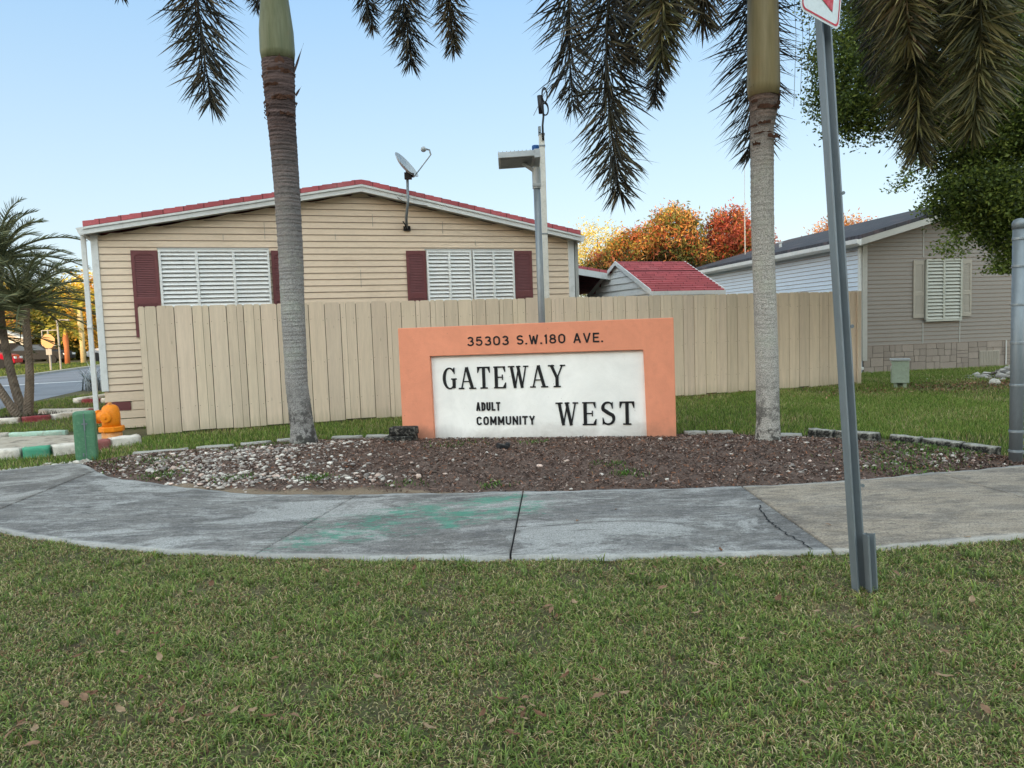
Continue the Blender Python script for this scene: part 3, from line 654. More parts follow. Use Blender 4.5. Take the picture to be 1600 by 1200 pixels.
# fallen leaves on the verge: individuals
def fallen():
    base = []
    for v in range(3):
        r = np.random.default_rng(40+v); vs = []; fs = []; n = 7
        for i in range(n):
            t = i/(n-1); wv = .017*max(0, math.sin(PI*min(t*1.02+.02, .99)))**.8+.0006; x = (t-.5)*.085; cz = .008*(4*(t-.5)**2)*(1 if v else -.6)+.004
            vs += [(x, -wv, cz+.009*r.random()), (x, 0, cz), (x, wv, cz+.011*r.random())]
        for i in range(n-1):
            a = i*3; fs += [(a, a+3, a+4, a+1), (a+1, a+4, a+5, a+2)]
        mb = MB(); mb.add(vs, fs, [lin(150, 118, 94), lin(170, 144, 116), lin(126, 92, 70)][v]); base.append(mb)
    spots = [(743, 1003), (570, 1000), (842, 1118), (460, 1120), (276, 1116), (250, 1115), (1030, 1125), (1160, 1000), (720, 935), (1475, 1020), (1410, 1100), (1320, 1070), (1297, 1080), (1255, 1068), (1215, 938), (1150, 900), (1130, 886), (1225, 882), (1400, 897), (1476, 1060), (560, 915), (510, 893), (545, 900), (330, 915), (380, 935), (280, 932), (440, 990), (430, 1030), (990, 900), (640, 915), (1035, 920), (85, 930), (60, 1020), (140, 880), (250, 1030), (900, 895), (1540, 1110), (1110, 1040), (870, 965), (650, 1010), (670, 1140), (160, 1130), (1345, 905), (1520, 940), (800, 1150), (935, 1090), (1090, 960), (190, 950), (35, 1135), (590, 1060)]
    wk = [(1512, 838), (1126, 858), (1294, 818), (1340, 800), (962, 795), (902, 812)]
    r9 = random.Random(77); cl = [(r9.uniform(0, 1600), 900+260*r9.random()) for _ in range(12)]; spots += [(q[0]+r9.gauss(0, 38), max(885, q[1]+r9.gauss(0, 14))) for q in cl for _ in range(6)]+[(r9.uniform(0, 1600), 880+10*r9.random()) for _ in range(14)]
    first = {}
    for i, (px, py) in enumerate(spots+wk):
        a = (px-800)/1150; b = -(py-600)/1150; d = f_+r_*a+u_*b; t = -1.36/d.z; x, y = d.x*t, d.y*t
        v = i % 3; onwalk = bool(in_walk(np.array(x), np.array(y)))
        if v not in first:
            o = base[v].build('fallen_leaf', M['dryleaf']); first[v] = o
        else:
            o = first[v].copy(); C.objects.link(o)
        o.location = (x, y, .034 if onwalk else .045); o.rotation_euler = (random.uniform(-.35, .35), random.uniform(-.4, .4), random.uniform(0, 6.28)); s = random.uniform(.35, .72)*(.8 if onwalk else 1); o.scale = (s, s*random.uniform(.8, 1.2), s)
        if onwalk: tag(o, 'small dry brown leaf lying on the concrete sidewalk', 'leaf', 'dry leaves on the sidewalk')
        else: tag(o, 'curled dry brown leaf lying in the rough front grass', 'leaf', 'dry leaves in the front grass')
fallen()

# ------------------------------------------------------------------ monument sign
def glyph_stroke(mb, pts, w, y0, y1):
    """polyline pts (x,z) with widths"""
    n = len(pts)
    if not hasattr(w, '__len__'): w = [w]*n
    L, Rr = [], []
    for i in range(n):
        a = Vector(pts[max(i-1, 0)]); b = Vector(pts[min(i+1, n-1)]); d = (b-a).normalized(); nn = Vector((-d.y, d.x))
        p = Vector(pts[i]); L.append(p+nn*w[i]/2); Rr.append(p-nn*w[i]/2)
    for i in range(n-1):
        mb.prism([(Rr[i].x, Rr[i].y), (Rr[i+1].x, Rr[i+1].y), (L[i+1].x, L[i+1].y), (L[i].x, L[i].y)], y0, y1)
def serif_text(text, x0, x1, z0, h, y0, y1, gap=.18):
    mb = MB(); T, t = .145*h, .062*h; S = .06*h
    widths = {'G': .62, 'A': .70, 'T': .62, 'E': .60, 'W': .86, 'Y': .70, 'S': .54}
    tot = sum(widths[c] for c in text)+gap*(len(text)-1); k = (x1-x0)/(tot*h)
    x = x0; L = []
    ylay = [0]
    def bar(a, b, c, d):
        e = .0004*(len(ylay) % 9); ylay.append(0); mb.box(a, b, y0-e, y1, c, d)
    def st(pts, w_):
        e = .0004*(len(ylay) % 9); ylay.append(0); glyph_stroke(mb, pts, w_, y0-e, y1)
    for c in text:
        wd = widths[c]*h*k; X = lambda u: x+u*wd; Z = lambda v: z0+v*h
        def ser(u, v, half=.15):
            bar(X(u)-half*h, X(u)+half*h, Z(v)-(0 if v < .5 else S), Z(v)+(S if v < .5 else 0))
        if c == 'T':
            bar(X(.5)-T/2, X(.5)+T/2, Z(0), Z(1)); bar(X(0), X(1), Z(1)-S*1.2, Z(1)); ser(.5, 0, .17)
            for u in (0, 1):
                s_ = 1 if u == 0 else -1; mb.prism([(X(u), Z(1)-.002), (X(u), Z(.72)), (X(u)+s_*.03*h, Z(.72)), (X(u)+s_*.12*h, Z(.95))], y0-.0041, y1)
        elif c == 'E':
            bar(X(.2)-T/2, X(.2)+T/2, Z(0), Z(1)); bar(X(0), X(.95), Z(1)-S, Z(1)); bar(X(0), X(.97), Z(0), Z(0)+S); bar(X(.2), X(.7), Z(.5)-S*.4, Z(.5)+S*.5)
            bar(X(.7)-.02*h, X(.7)+.03*h, Z(.38), Z(.62))
            mb.prism([(X(.95), Z(.998)), (X(.95), Z(.74)), (X(.95)-.03*h, Z(.74)), (X(.95)-.12*h, Z(.95))], y0-.0041, y1)
            mb.prism([(X(1), Z(.26)), (X(.97), Z(.002)), (X(.97)-.14*h, Z(.04)), (X(1)-.04*h, Z(.26))], y0-.0045, y1)
        elif c == 'A':
            st([(X(.12), Z(.02)), (X(.47), Z(1))], t); st([(X(.88), Z(.02)), (X(.50), Z(1))], T*.95); bar(X(.24), X(.76), Z(.32), Z(.32)+S*.8); ser(.1, 0, .13); ser(.9, 0, .16)
        elif c == 'W':
            st([(X(.10), Z(1)), (X(.30), Z(0))], T*.9); st([(X(.30), Z(0)), (X(.52), Z(.98))], t); st([(X(.47), Z(1)), (X(.69), Z(0))], T*.9); st([(X(.69), Z(0)), (X(.92), Z(1))], t)
            ser(.1, 1, .15); ser(.5, 1, .10); ser(.92, 1, .12)
        elif c == 'Y':
            st([(X(.12), Z(1)), (X(.50), Z(.42))], T*.9); st([(X(.88), Z(1)), (X(.52), Z(.42))], t); bar(X(.5)-T/2, X(.5)+T/2, Z(0), Z(.47)); ser(.12, 1, .14); ser(.9, 1, .12); ser(.5, 0, .16)
        elif c == 'G':
            pts, ws = [], []
            for i in range(25):
                a = R(42)+R(278)*i/24; pts.append((X(.48)+math.cos(a)*.44*wd, Z(.5)+math.sin(a)*(.5*h-t/2))); ws.append(t+(T-t)*abs(math.cos(a))**1.3*(1 if math.cos(a) < 0 else .35))
            st(pts, ws); bar(X(.82)-T/2, X(.82)+T/2, Z(.05), Z(.44)); ser(.82, .44, .13)
            mb.prism([(X(.90), Z(.995)), (X(.90), Z(.70)), (X(.90)-.03*h, Z(.70)), (X(.90)-.10*h, Z(.88)), (X(.90)-.04*h, Z(.995))], y0-.0042, y1)
        elif c == 'S':
            pts, ws = [], []
            for i in range(15):
                a = R(35)+R(215)*i/14; pts.append((X(.5)+math.cos(a)*.40*wd, Z(.75)+math.sin(a)*(.25*h-t/2))); 
            for i in range(15):
                a = R(90)-R(235)*i/14; pts.append((X(.5)+math.cos(a)*.44*wd, Z(.27)+math.sin(a)*(.27*h-t/2)))
            pp = []
            # smooth join through the middle
            top = pts[:12]; bot = pts[18:]
            full = top+[(X(.5)-.12*wd, Z(.57)), (X(.5), Z(.52)), (X(.5)+.16*wd, Z(.47))]+bot
            m_ = len(full); ws = [t*1.1+(T*1.05-t)*max(0, math.sin(PI*i/(m_-1)))**2.2 for i in range(m_)]
            st(full, ws)
            mb.prism([(X(.88), Z(.995)), (X(.88), Z(.70)), (X(.88)-.03*h, Z(.70)), (X(.88)-.09*h, Z(.90))], y0-.0042, y1)
            mb.prism([(X(.06), Z(.005)), (X(.06), Z(.32)), (X(.06)+.03*h, Z(.32)), (X(.06)+.10*h, Z(.10))], y0-.0044, y1)
        x += wd+gap*h*k
    return mb
def sans_text(text, x0, x1, z0, h, y0, y1, th, aspect=.55, gap=.17, widths=None):
    mb = MB(); W_ = {'I': .0, '1': .22, '.': .0, ' ': .28, 'M': aspect*1.25, 'W': aspect*1.45, 'L': aspect*.82, 'E': aspect*.86, 'T': aspect*.95, 'A': aspect*1.12, 'V': aspect*1.12, 'Y': aspect*1.1}
    wd = [W_.get(c, aspect) for c in text]; tot = sum(wd)*h+(len(text)-1)*(gap*h+0)+th*len(text); k = (x1-x0-th*len(text))/(tot-th*len(text)); x = x0; cnt = 0
    for c, w0 in zip(text, wd):
        w = w0*h*k; a = x+th/2; X = lambda u: a+u*w; Z = lambda v: z0+th/2+v*(h-th); y = y0
        def st(pts):
            nonlocal cnt
            cnt += 1; glyph_stroke(mb, pts, th, y0-.0004*(cnt % 7), y1)
        def vb(u, v0=0, v1=1): st([(X(u), Z(v0)-th/2), (X(u), Z(v1)+th/2)])
        def hb(v, u0=0, u1=1): st([(X(u0)-th/2, Z(v)), (X(u1)+th/2, Z(v))])
        def arc(cu, cv, ru, rv, a0, a1, n=18): return [(X(cu+ru*math.cos(R(a0+(a1-a0)*i/n))), Z(cv+rv*math.sin(R(a0+(a1-a0)*i/n)))) for i in range(n+1)]
        if c == 'A': st([(X(0), Z(0)-th/2), (X(.5), Z(1)+th/2)]); st([(X(1), Z(0)-th/2), (X(.5), Z(1)+th/2)]); hb(.28, .24, .76)
        elif c == 'V': st([(X(0), Z(1)+th/2), (X(.5), Z(0)-th/2)]); st([(X(1), Z(1)+th/2), (X(.5), Z(0)-th/2)])
        elif c == 'D': vb(0); st([(X(0), Z(1)), (X(.4), Z(1))]+arc(.4, .65, .6, .35, 90, 0, 8)[1:]+arc(.4, .35, .6, .35, 0, -90, 8)+[(X(0), Z(0))])
        elif c == 'U': st([(X(0), Z(1)+th/2), (X(0), Z(.3))]+arc(.5, .3, .5, .3, 180, 360)[1:]+[(X(1), Z(1)+th/2)])
        elif c == 'L': vb(0); hb(0)
        elif c == 'T': vb(.5); hb(1)
        elif c == 'E': vb(0); hb(0); hb(1); hb(.52, 0, .85)
        elif c == 'I': vb(0)
        elif c == '.': st([(X(0)-th*.6, Z(0)), (X(0)+th*.6, Z(0))])
        elif c == '1': vb(.9); st([(X(.9), Z(1)), (X(0), Z(.82))])
        elif c == 'C': st(arc(.5, .7, .5, .3, 15, 180, 12)+arc(.5, .3, .5, .3, 180, 345, 12))
        elif c in 'O0': st(arc(.5, .68, .5, .32, 0, 180, 12)+arc(.5, .32, .5, .32, 180, 360, 12)+[(X(1), Z(.68))])
        elif c == 'M': vb(0); vb(1); st([(X(.04), Z(1)), (X(.5), Z(.15))]); st([(X(.96), Z(1)), (X(.5), Z(.15))])
        elif c == 'N': vb(0); vb(1); st([(X(.03), Z(1)), (X(.97), Z(0))])
        elif c == 'W': st([(X(0), Z(1)+th/2), (X(.27), Z(0)-th/2)]); st([(X(.27), Z(0)-th/2), (X(.5), Z(.95))]); st([(X(.5), Z(.95)), (X(.73), Z(0)-th/2)]); st([(X(.73), Z(0)-th/2), (X(1), Z(1)+th/2)])
        elif c == 'Y': st([(X(0), Z(1)+th/2), (X(.5), Z(.45))]); st([(X(1), Z(1)+th/2), (X(.5), Z(.45))]); vb(.5, 0, .42)
        elif c == 'S': st(arc(.5, .76, .48, .24, 20, 270, 16)[:-1]+arc(.5, .26, .5, .26, 90, -160, 16))
        elif c == '3': st(arc(.48, .76, .44, .24, 160, -90, 14)[:-1]+arc(.48, .26, .52, .26, 90, -160, 14))
        elif c == '8': st(arc(.5, .76, .42, .24, -90, 270, 20)); st(arc(.5, .26, .5, .26, 90, 450, 20))
        elif c == '5': st([(X(.92), Z(1)), (X(.12), Z(1)), (X(.05), Z(.48))]); st([(X(.05), Z(.5))]+arc(.46, .33, .54, .33, 120, -160, 16))
        x += w+th+gap*h*k
    return mb
def monument():
    s = empty('monument_sign', (-1.42, 9.34, 0), R(-10.42), 'orange stucco monument sign reading GATEWAY WEST in the mulch bed', 'sign')
    W, Hh, D = 3.42, 1.445, .34
    mb = MB(); mb.box(0, .40, 0, D, -.1, Hh); mb.box(3.06, W, 0, D, -.1, Hh); mb.box(.40, 3.06, 0, D, 1.085, Hh)
    fr = MB(); fr.prism([(0, -.1), (.42, -.1), (.405, 1.08), (3.05, 1.085), (3.075, -.1), (W, -.1), (W-.01, Hh+.012), (0, Hh)], 0, D)
    fr.build('sign_frame', M['orange'], s, bevel=.008)
    MB().box(.38, 3.09, .055, D-.03, -.1, 1.1).build('sign_panel', M['panel'], s, bevel=.004)
    mb = serif_text('GATEWAY', .56, 2.09, .655, .275, .047, .056); mb.build('lettering', M['lettering'], s)
    mb = serif_text('WEST', 1.99, 2.93, .18, .285, .047, .056, .22); mb.build('lettering', M['lettering'], s)
    sans_text('ADULT', .965, 1.275, .375, .108, .047, .056, .021, .42, .16).build('lettering', M['lettering'], s)
    sans_text('COMMUNITY', .965, 1.71, .195, .108, .047, .056, .020, .46, .16).build('lettering', M['lettering'], s)
    sans_text('35303 S.W.180 AVE.', .895, 2.575, 1.193, .116, -.004, .002, .0195, .66, .24).build('lettering', M['lettering'], s)
monument()
blk = empty('broken_block', (-1.37, 9.12, .03), R(-8), 'two stacked mould blackened concrete blocks leaning at the left foot of the orange sign', 'concrete block')
b_ = MB(); b_.box(-.17, .17, -.09, .09, .09, .19); b_.build('upper_block', M['charred'], blk, bevel=.015)
b_ = MB(); b_.box(-.22, .15, -.13, .11, -.02, .085); b_.build('lower_block', M['charred'], blk, bevel=.015)
spk = MB(); spk.box(-.07, .06, -.04, .04, 0, .06); spk.lathe([(.025, 0), (.03, .05), (.02, .07)], (.05, 0, .02))
o = spk.build('ground_spotlight', M['black'], bevel=.01); o.location = (-.13, 7.9, .09); o.rotation_euler = (.1, .25, .5); tag(o, 'small black ground light half buried in the mulch below the sign', 'ground light')

# ------------------------------------------------------------------ fence
FA = math.atan2(4.27, 12.42); FL = (-5.38, 10.72)
def fence():
    f = empty('wooden_fence', (*FL, 0), FA, 'tan painted wooden board fence running behind the orange sign', 'fence')
    mb = MB(); L = 13.14; x = 0; i = 0; bw = .238
    while x < L-.05:
        w_ = min(bw*random.uniform(.97, 1.03), L-x); top = 1.90+random.uniform(-.006, .006)-.04*math.exp(-abs(x-4)/6)*0; z0 = random.uniform(.02, .05); y = random.uniform(-.003, .003)
        k = random.uniform(.88, 1.06); col = (k, k*random.uniform(.985, 1.01), k*random.uniform(.97, 1.0))
        split = random.choice([0, .36, .6, .3]) if i % 3 != 1 else 0
        def brd(a, b, yy, cc):
            ch = .018; mb.prism([(a, z0), (b, z0), (b, top-ch), (b-ch, top), (a+ch, top), (a, top-ch)], yy, yy+.018, cc)
        if split:
            m_ = x+w_*split; brd(x+.005, m_-.0022, y, col); brd(m_+.0022, x+w_-.005, y+.002, tuple(c*.95 for c in col))
        else: brd(x+.005, x+w_-.005, y, col)
        for nz in (.39, .99, 1.64):
            for nx in (x+.03, x+w_-.035): mb.cbox((nx+random.uniform(-.008, .008), y-.001, nz+random.uniform(-.02, .02)), .009, .003, .009, None, (.3, .27, .24))
        x += w_; i += 1
    mb.box(0, L, .03, .034, .03, 1.87, None, (.10, .09, .08))
    mb.build('fence_board_panel', M['fence'], f)
    r = MB()
    for z in (.35, .95, 1.6): r.box(0, L, .036, .075, z, z+.09, None, (.9, .9, .9))
    r.build('rail', M['fence'], f)
    for x in np.linspace(.06, L-.06, 7):
        MB().box(x-.045, x+.045, .077, .165, -.2, 1.85, None, (.9, .9, .9)).build('post', M['fence'], f)
    MB().box(L+.002, L+.09, -.03, .06, -.2, 1.9, None, (.88, .88, .88)).build('end_post', M['fence'], f)
fence()

# ------------------------------------------------------------------ siding helper (local frame: x along the wall, -y outward)
def siding(mb, x0, x1, z0, top, y=0, pitch=.108, proud=.014):
    """lap siding up to top(x) (piecewise-linear function); holes none"""
    z = z0
    zmax = max(top(x) for x in np.linspace(x0, x1, 60))
    while z < zmax:
        z1 = z+pitch
        # clip extents where top(x) >= z
        xs = [x for x in np.linspace(x0, x1, 400) if top(x) >= z+.3*pitch]
        if not xs: break
        a, b = min(xs), max(xs)
        xs1 = [x for x in np.linspace(x0, x1, 400) if top(x) >= z1]
        a1, b1 = (min(xs1), max(xs1)) if xs1 else ((a+b)/2-.02, (a+b)/2+.02)
        mb.add([(a, y-proud, z), (b, y-proud, z), (b1, y-.003, z1), (a1, y-.003, z1)], [(0, 1, 2, 3)])
        mb.add([(a, y-proud, z), (b, y-proud, z), (b, y+.004, z+.001), (a, y+.004, z+.001)], [(0, 3, 2, 1)])
        # bottom lip: lap shadow painted as a darker strip
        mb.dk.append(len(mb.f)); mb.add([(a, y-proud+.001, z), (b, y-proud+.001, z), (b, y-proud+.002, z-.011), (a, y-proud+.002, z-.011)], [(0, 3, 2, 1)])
        z = z1
def louvre_panel(parent, x0, x1, z0, z1, n, mat, name='window_shutter', pitch=.068, y=-.05, lw=.035):
    w = empty(name, (0, 0, 0)); w.parent = parent
    fr = MB(); fr.box(x0, x1, y-.03, y+.03, z1-lw, z1); fr.box(x0, x1, y-.03, y+.03, z0, z0+lw)
    fr.box(x0, x0+lw, y-.031, y+.031, z0+.001, z1-.001); fr.box(x1-lw, x1, y-.031, y+.031, z0+.001, z1-.001)
    for i in range(1, n):
        xm = x0+(x1-x0)*i/n; fr.box(xm-lw*.6, xm+lw*.6, y-.028, y+.028, z0+lw, z1-lw)
    fr.build('shutter_frame', mat, w)
    sl = MB(); z = z0+lw+.01
    while z < z1-lw-.03:
        for i in range(n):
            a = x0+(x1-x0)*i/n+lw*.62; b = x0+(x1-x0)*(i+1)/n-lw*.62
            sl.add([(a, y-.026, z), (b, y-.026, z), (b, y+.012, z+pitch*.86), (a, y+.012, z+pitch*.86)], [(0, 1, 2, 3)])
            sl.add([(a, y-.026, z), (b, y-.026, z), (b, y-.022, z-.006), (a, y-.022, z-.006)], [(0, 3, 2, 1)])
        z += pitch
    sl.build('louvre', mat, w)
    MB().box(x0+.02, x1-.02, y+.024, y+.03, z0+.02, z1-.02).build('backing', M['black'], w)
    return w
def side_shutter(parent, x0, x1, z0, z1, mat, y=-.03, arch=True):
    mb = MB(); fw = .05
    mb.box(x0, x0+fw, y-.012, y+.012, z0, z1); mb.box(x1-fw, x1, y-.012, y+.012, z0, z1)
    mb.box(x0+fw, x1-fw, y-.0115, y+.012, z0, z0+.09)
    zt = z1-.10; xm = (x0+x1)/2; hw = (x1-x0)/2-fw
    if arch:
        n = 8; pts = [(x0+fw, zt)]+[(xm+hw*math.cos(PI-PI*i/n), zt+.045*math.sin(PI*i/n)) for i in range(1, n)]+[(x1-fw, zt), (x1-fw, z1), (x0+fw, z1)]
        for i in range(n): 
            a = (xm+hw*math.cos(PI-PI*i/n), zt+.045*math.sin(PI*i/n)); b = (xm+hw*math.cos(PI-PI*(i+1)/n), zt+.045*math.sin(PI*(i+1)/n))
            mb.prism([a, b, (b[0], z1), (a[0], z1)], y-.0115, y+.012)
    else: mb.box(x0+fw, x1-fw, y-.0115, y+.012, zt, z1)
    zm = z0+(z1-z0)*.42; mb.box(x0+fw, x1-fw, y-.0112, y+.012, zm-.05, zm+.05)
    for a, b in ((z0+.09, zm-.05), (zm+.05, zt+.04)):
        z = a
        while z < b-.01:
            mb.add([(x0+fw, y-.009, z), (x1-fw, y-.009, z), (x1-fw, y+.004, z+.026), (x0+fw, y+.004, z+.026)], [(0, 1, 2, 3)])
            mb.add([(x0+fw, y-.009, z), (x1-fw, y-.009, z), (x1-fw, y+.004, z-.002), (x0+fw, y+.004, z-.002)], [(0, 3, 2, 1)]); z += .028
    mb.box(x0+fw, x1-fw, y+.005, y+.011, z0+.05, z1-.05)
    return mb.build('side_shutter', mat, parent)

# ------------------------------------------------------------------ tan house
def tan_house():
    h = empty('mobile_home', (-6.45, 11.62, 0), FA, 'tan sided mobile home with red shingle roof behind the wooden fence', 'house')
    W, RX, DEP = 8.13, 4.16, 17.0
    el, rg, er = 3.06, 3.82, 3.04
    top = lambda x: el+(rg-el)*x/RX if x < RX else rg+(er-rg)*(x-RX)/(W-RX)
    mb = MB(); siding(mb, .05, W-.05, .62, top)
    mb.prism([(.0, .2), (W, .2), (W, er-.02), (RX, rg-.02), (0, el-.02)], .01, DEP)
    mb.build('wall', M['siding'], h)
    # vertical butt seams
    sm = MB()
    for x, z0, z1 in [(1.9, 3.0, 3.1), (2.55, 3.02, 3.3), (3.7, 3.02, 3.12), (4.35, 3.25, 3.46), (5.6, 3.13, 3.35), (6.2, 2.92, 3.02), (4.1, 2.2, 2.5)]:
        MB().box(x-.0035, x+.0035, -.0165, -.008, z0, z1).build('siding_seam', M['trim_beige'], h)
    MB().box(-.03, .07, -.03, .06, .62, el).build('corner_trim', M['trim'], h, bevel=.006)
    MB().box(W-.09, W+.03, -.03, .06, .5, er).build('corner_trim', M['trim'], h, bevel=.006)
    # skirting courses
    sk = MB()
    for z0, z1, ya in ((.45, .60, -.01), (.18, .30, -.008), (.02, .165, -.006)): sk.box(.02, W, ya, .05, z0, z1)
    sk.box(.02, .2, -.012, .05, .46, .595); sk.box(.38, W, -.008, .05, .31, .44)
    sk.build('skirting', M['siding'], h)
    MB().box(.0, .36, -.016, .04, .305, .445).build('skirting_panel', M['maroon'], h)
    # roof: overhang toward viewer .2
    ov = .22; xl, xr = -.08, W+.09
    def roofline(x): return (3.165+(3.93-3.165)*(x-xl)/(RX-xl)) if x < RX else (3.93+(3.105-3.93)*(x-RX)/(xr-RX))
    zl, zr, zg = roofline(xl), roofline(xr), 3.93
    r = MB(); t = .075; nseg = 26
    r.prism([(xl, zl), (RX, zg), (RX, zg+t), (xl, zl+t)], -ov, DEP+.2)
    r.prism([(RX, zg), (xr, zr), (xr, zr+t), (RX, zg+t)], -ov, DEP+.2)
    # stepped shingle courses visible at the rake
    for (xa, xb) in ((xl, RX), (xr, RX)):
        for i in range(nseg):
            a = xa+(xb-xa)*i/nseg; b = xa+(xb-xa)*(i+1)/nseg; za, zb = roofline(a)+t, roofline(b)+t
            e = .014; lo = min(a, b); hi = max(a, b)
            r.add([(a, -ov-.01, za+e), (b, -ov-.01, zb+.003), (b, DEP, zb+.003), (a, DEP, za+e)], [(0, 1, 2, 3)])
            r.add([(a, -ov-.01, za+e), (b, -ov-.01, zb+.003), (b, -ov-.01, zb-.07), (a, -ov-.01, za-.065)], [(0, 3, 2, 1)])
    ro = r.build('roof', M['redroof'], h)
    fa = MB()
    fa.prism([(xl, zl-.11), (RX, zg-.12), (RX, zg-.002), (xl, zl-.002)], -ov, -ov+.03)
    fa.prism([(RX, zg-.12), (xr, zr-.11), (xr, zr-.002), (RX, zg-.002)], -ov, -ov+.03)
    fa.prism([(xl, zl-.035), (RX, zg-.04), (RX, zg-.002), (xl, zl-.002)], -ov-.02, -ov-.001)
    fa.prism([(RX, zg-.04), (xr, zr-.035), (xr, zr-.002), (RX, zg-.002)], -ov-.02, -ov-.001)
    fa.build('fascia', M['trim'], h)
    so = MB(); so.add([(xl, -.0, zl-.05), (.02, -.0, zl-.03), (.02, DEP, zl-.03), (xl, DEP, zl-.05)], [(0, 1, 2, 3)]); so.add([(xl, -ov, zl-.10), (RX, -ov, zg-.11), (RX, .005, zg-.11), (xl, .005, zl-.10)], [(0, 1, 2, 3)]); so.add([(RX, -ov, zg-.11), (xr, -ov, zr-.10), (xr, 0, zr-.10), (RX, 0, zg-.11)], [(0, 1, 2, 3)])
    so.build('soffit', M['trim_grey'], h)
    # gutters + downspouts
    for s_, xe, ze in ((-1, xl, zl), (1, xr, zr)):
        g = MB(); pr = [(xe, ze+.0), (xe, ze-.12), (xe+s_*.06, ze-.12), (xe+s_*.10, ze-.02), (xe+s_*.095, ze-.02), (xe+s_*.05, ze-.11), (xe+s_*.012, ze-.11), (xe+s_*.012, ze)]
        g.prism(pr if s_ < 0 else pr[::-1], -ov, DEP); g.prism([(xe, ze), (xe, ze-.12), (xe+s_*.06, ze-.12), (xe+s_*.10, ze-.02)], -ov-.004, -ov)
        g.build('gutter', M['trim'], h)
    d = MB(); d.box(-.17, -.10, .0, .06, .30, 3.08); d.box(-.172, -.098, -.02, .065, 1.62, 1.66); d.build('downspout', M['trim'], h, bevel=.008)
    d = MB(); d.box(W+.06, W+.13, .0, .06, .2, 3.0); d.build('downspout', M['trim_grey'], h, bevel=.008)
    # windows
    w1 = empty('window', (0, 0, 0)); w1.parent = h
    MB().box(.90, 2.60, -.022, -.016, 2.85, 2.875).build('flashing', M['trim_grey'], w1)
    o = louvre_panel(h, .92, 2.60, 1.48, 2.84, 3, M['louvre'])
    o = louvre_panel(h, 5.27, 6.10, 1.48, 2.83, 2, M['louvre']); o = louvre_panel(h, 6.125, 6.92, 1.48, 2.83, 2, M['louvre'])
    MB().box(5.25, 6.94, -.022, -.016, 2.84, 2.865).build('flashing', M['trim_grey'], w1)
    for a, b in ((.52, .905), (2.63, 3.01), (4.91, 5.26), (6.94, 7.29)): side_shutter(h, a, b, 1.46, 2.83, M['maroon'])
tan_house()

def facade_point(u, z, out=0):
    n = Vector((math.sin(FA), -math.cos(FA), 0)); return Vector((-6.45, 11.62, 0))+Vector((math.cos(FA), math.sin(FA), 0))*u+n*out+Vector((0, 0, z))

def dish():
    p = facade_point(4.95, 3.24, .02); d = empty('satellite_dish', p, 0, 'grey satellite dish on a bent mast fixed to the gable of the tan house', 'satellite dish')
    b = MB(); b.box(-.06, .06, -.03, .03, -.06, .02); b.tube([(0, -.02, -.04), (0, -.22, .02), (-.06, -.02, .1)], .012, 6); b.build('mount_foot', M['dark'], d)
    m = MB(); m.tube([(0, -.05, -.02), (.02, -.18, .15), (.07, -.30, .34), (.08, -.30, .42), (.085, -.30, .78)], .024, 10); m.build('mast', M['galv_dark'], d, smooth=True)
    c = Vector((.06, -.30, 1.0)); n = Vector((.76, -.22, .60)).normalized(); q = n.to_track_quat('Z', 'Y').to_matrix().to_4x4()
    b = MB(); b.cbox((.10, -.30, .83), .12, .09, .11); b.cbox((.16, -.30, .84), .08, .05, .07); b.tube([(.09, -.30, .86), (.07, -.3, .95)], .02, 6); b.build('bracket', M['black'], d)
    r = MB(); prof = []; N = 10
    pr = [(.29*i/N, .075*(i/N)**2) for i in range(N+1)]; pr[0] = (.001, 0)
    r.lathe(pr+[(.293, .078)]+[(x*.995, z-.008) for x, z in pr[::-1]], c-n*.04, Matrix(q) @ Matrix.Diagonal((1, .92, 1, 1)), 28); r.build('reflector', M['alu'], d, smooth=True)
    e0 = Vector((.20, -.33, .80)); e1 = Vector((.52, -.45, 1.14)); a = MB(); a.tube([e0, e1], .011, 6); a.tube([e1, e1+Vector((-.02, 0, .08)), e1+Vector((-.09, 0, .10))], .015, 6)
    a.build('feed_arm', M['galv'], d); l = MB(); l.lathe([(.02, 0), (.045, .03), (.045, .07), (.03, .09)], e1+Vector((-.16, 0, .07)), Matrix.Rotation(R(60), 4, 'Y')); l.build('feed_horn', M['alu'], d)
    w_ = MB(); w_.tube([(.06, -.28, .35), (-.15, -.24, .52), (-.35, -.20, .62)], .005, 5); w_.tube([(.06, -.28, .33), (.2, -.23, .36), (.4, -.2, .33)], .005, 5); w_.build('cable', M['black'], d)
dish()

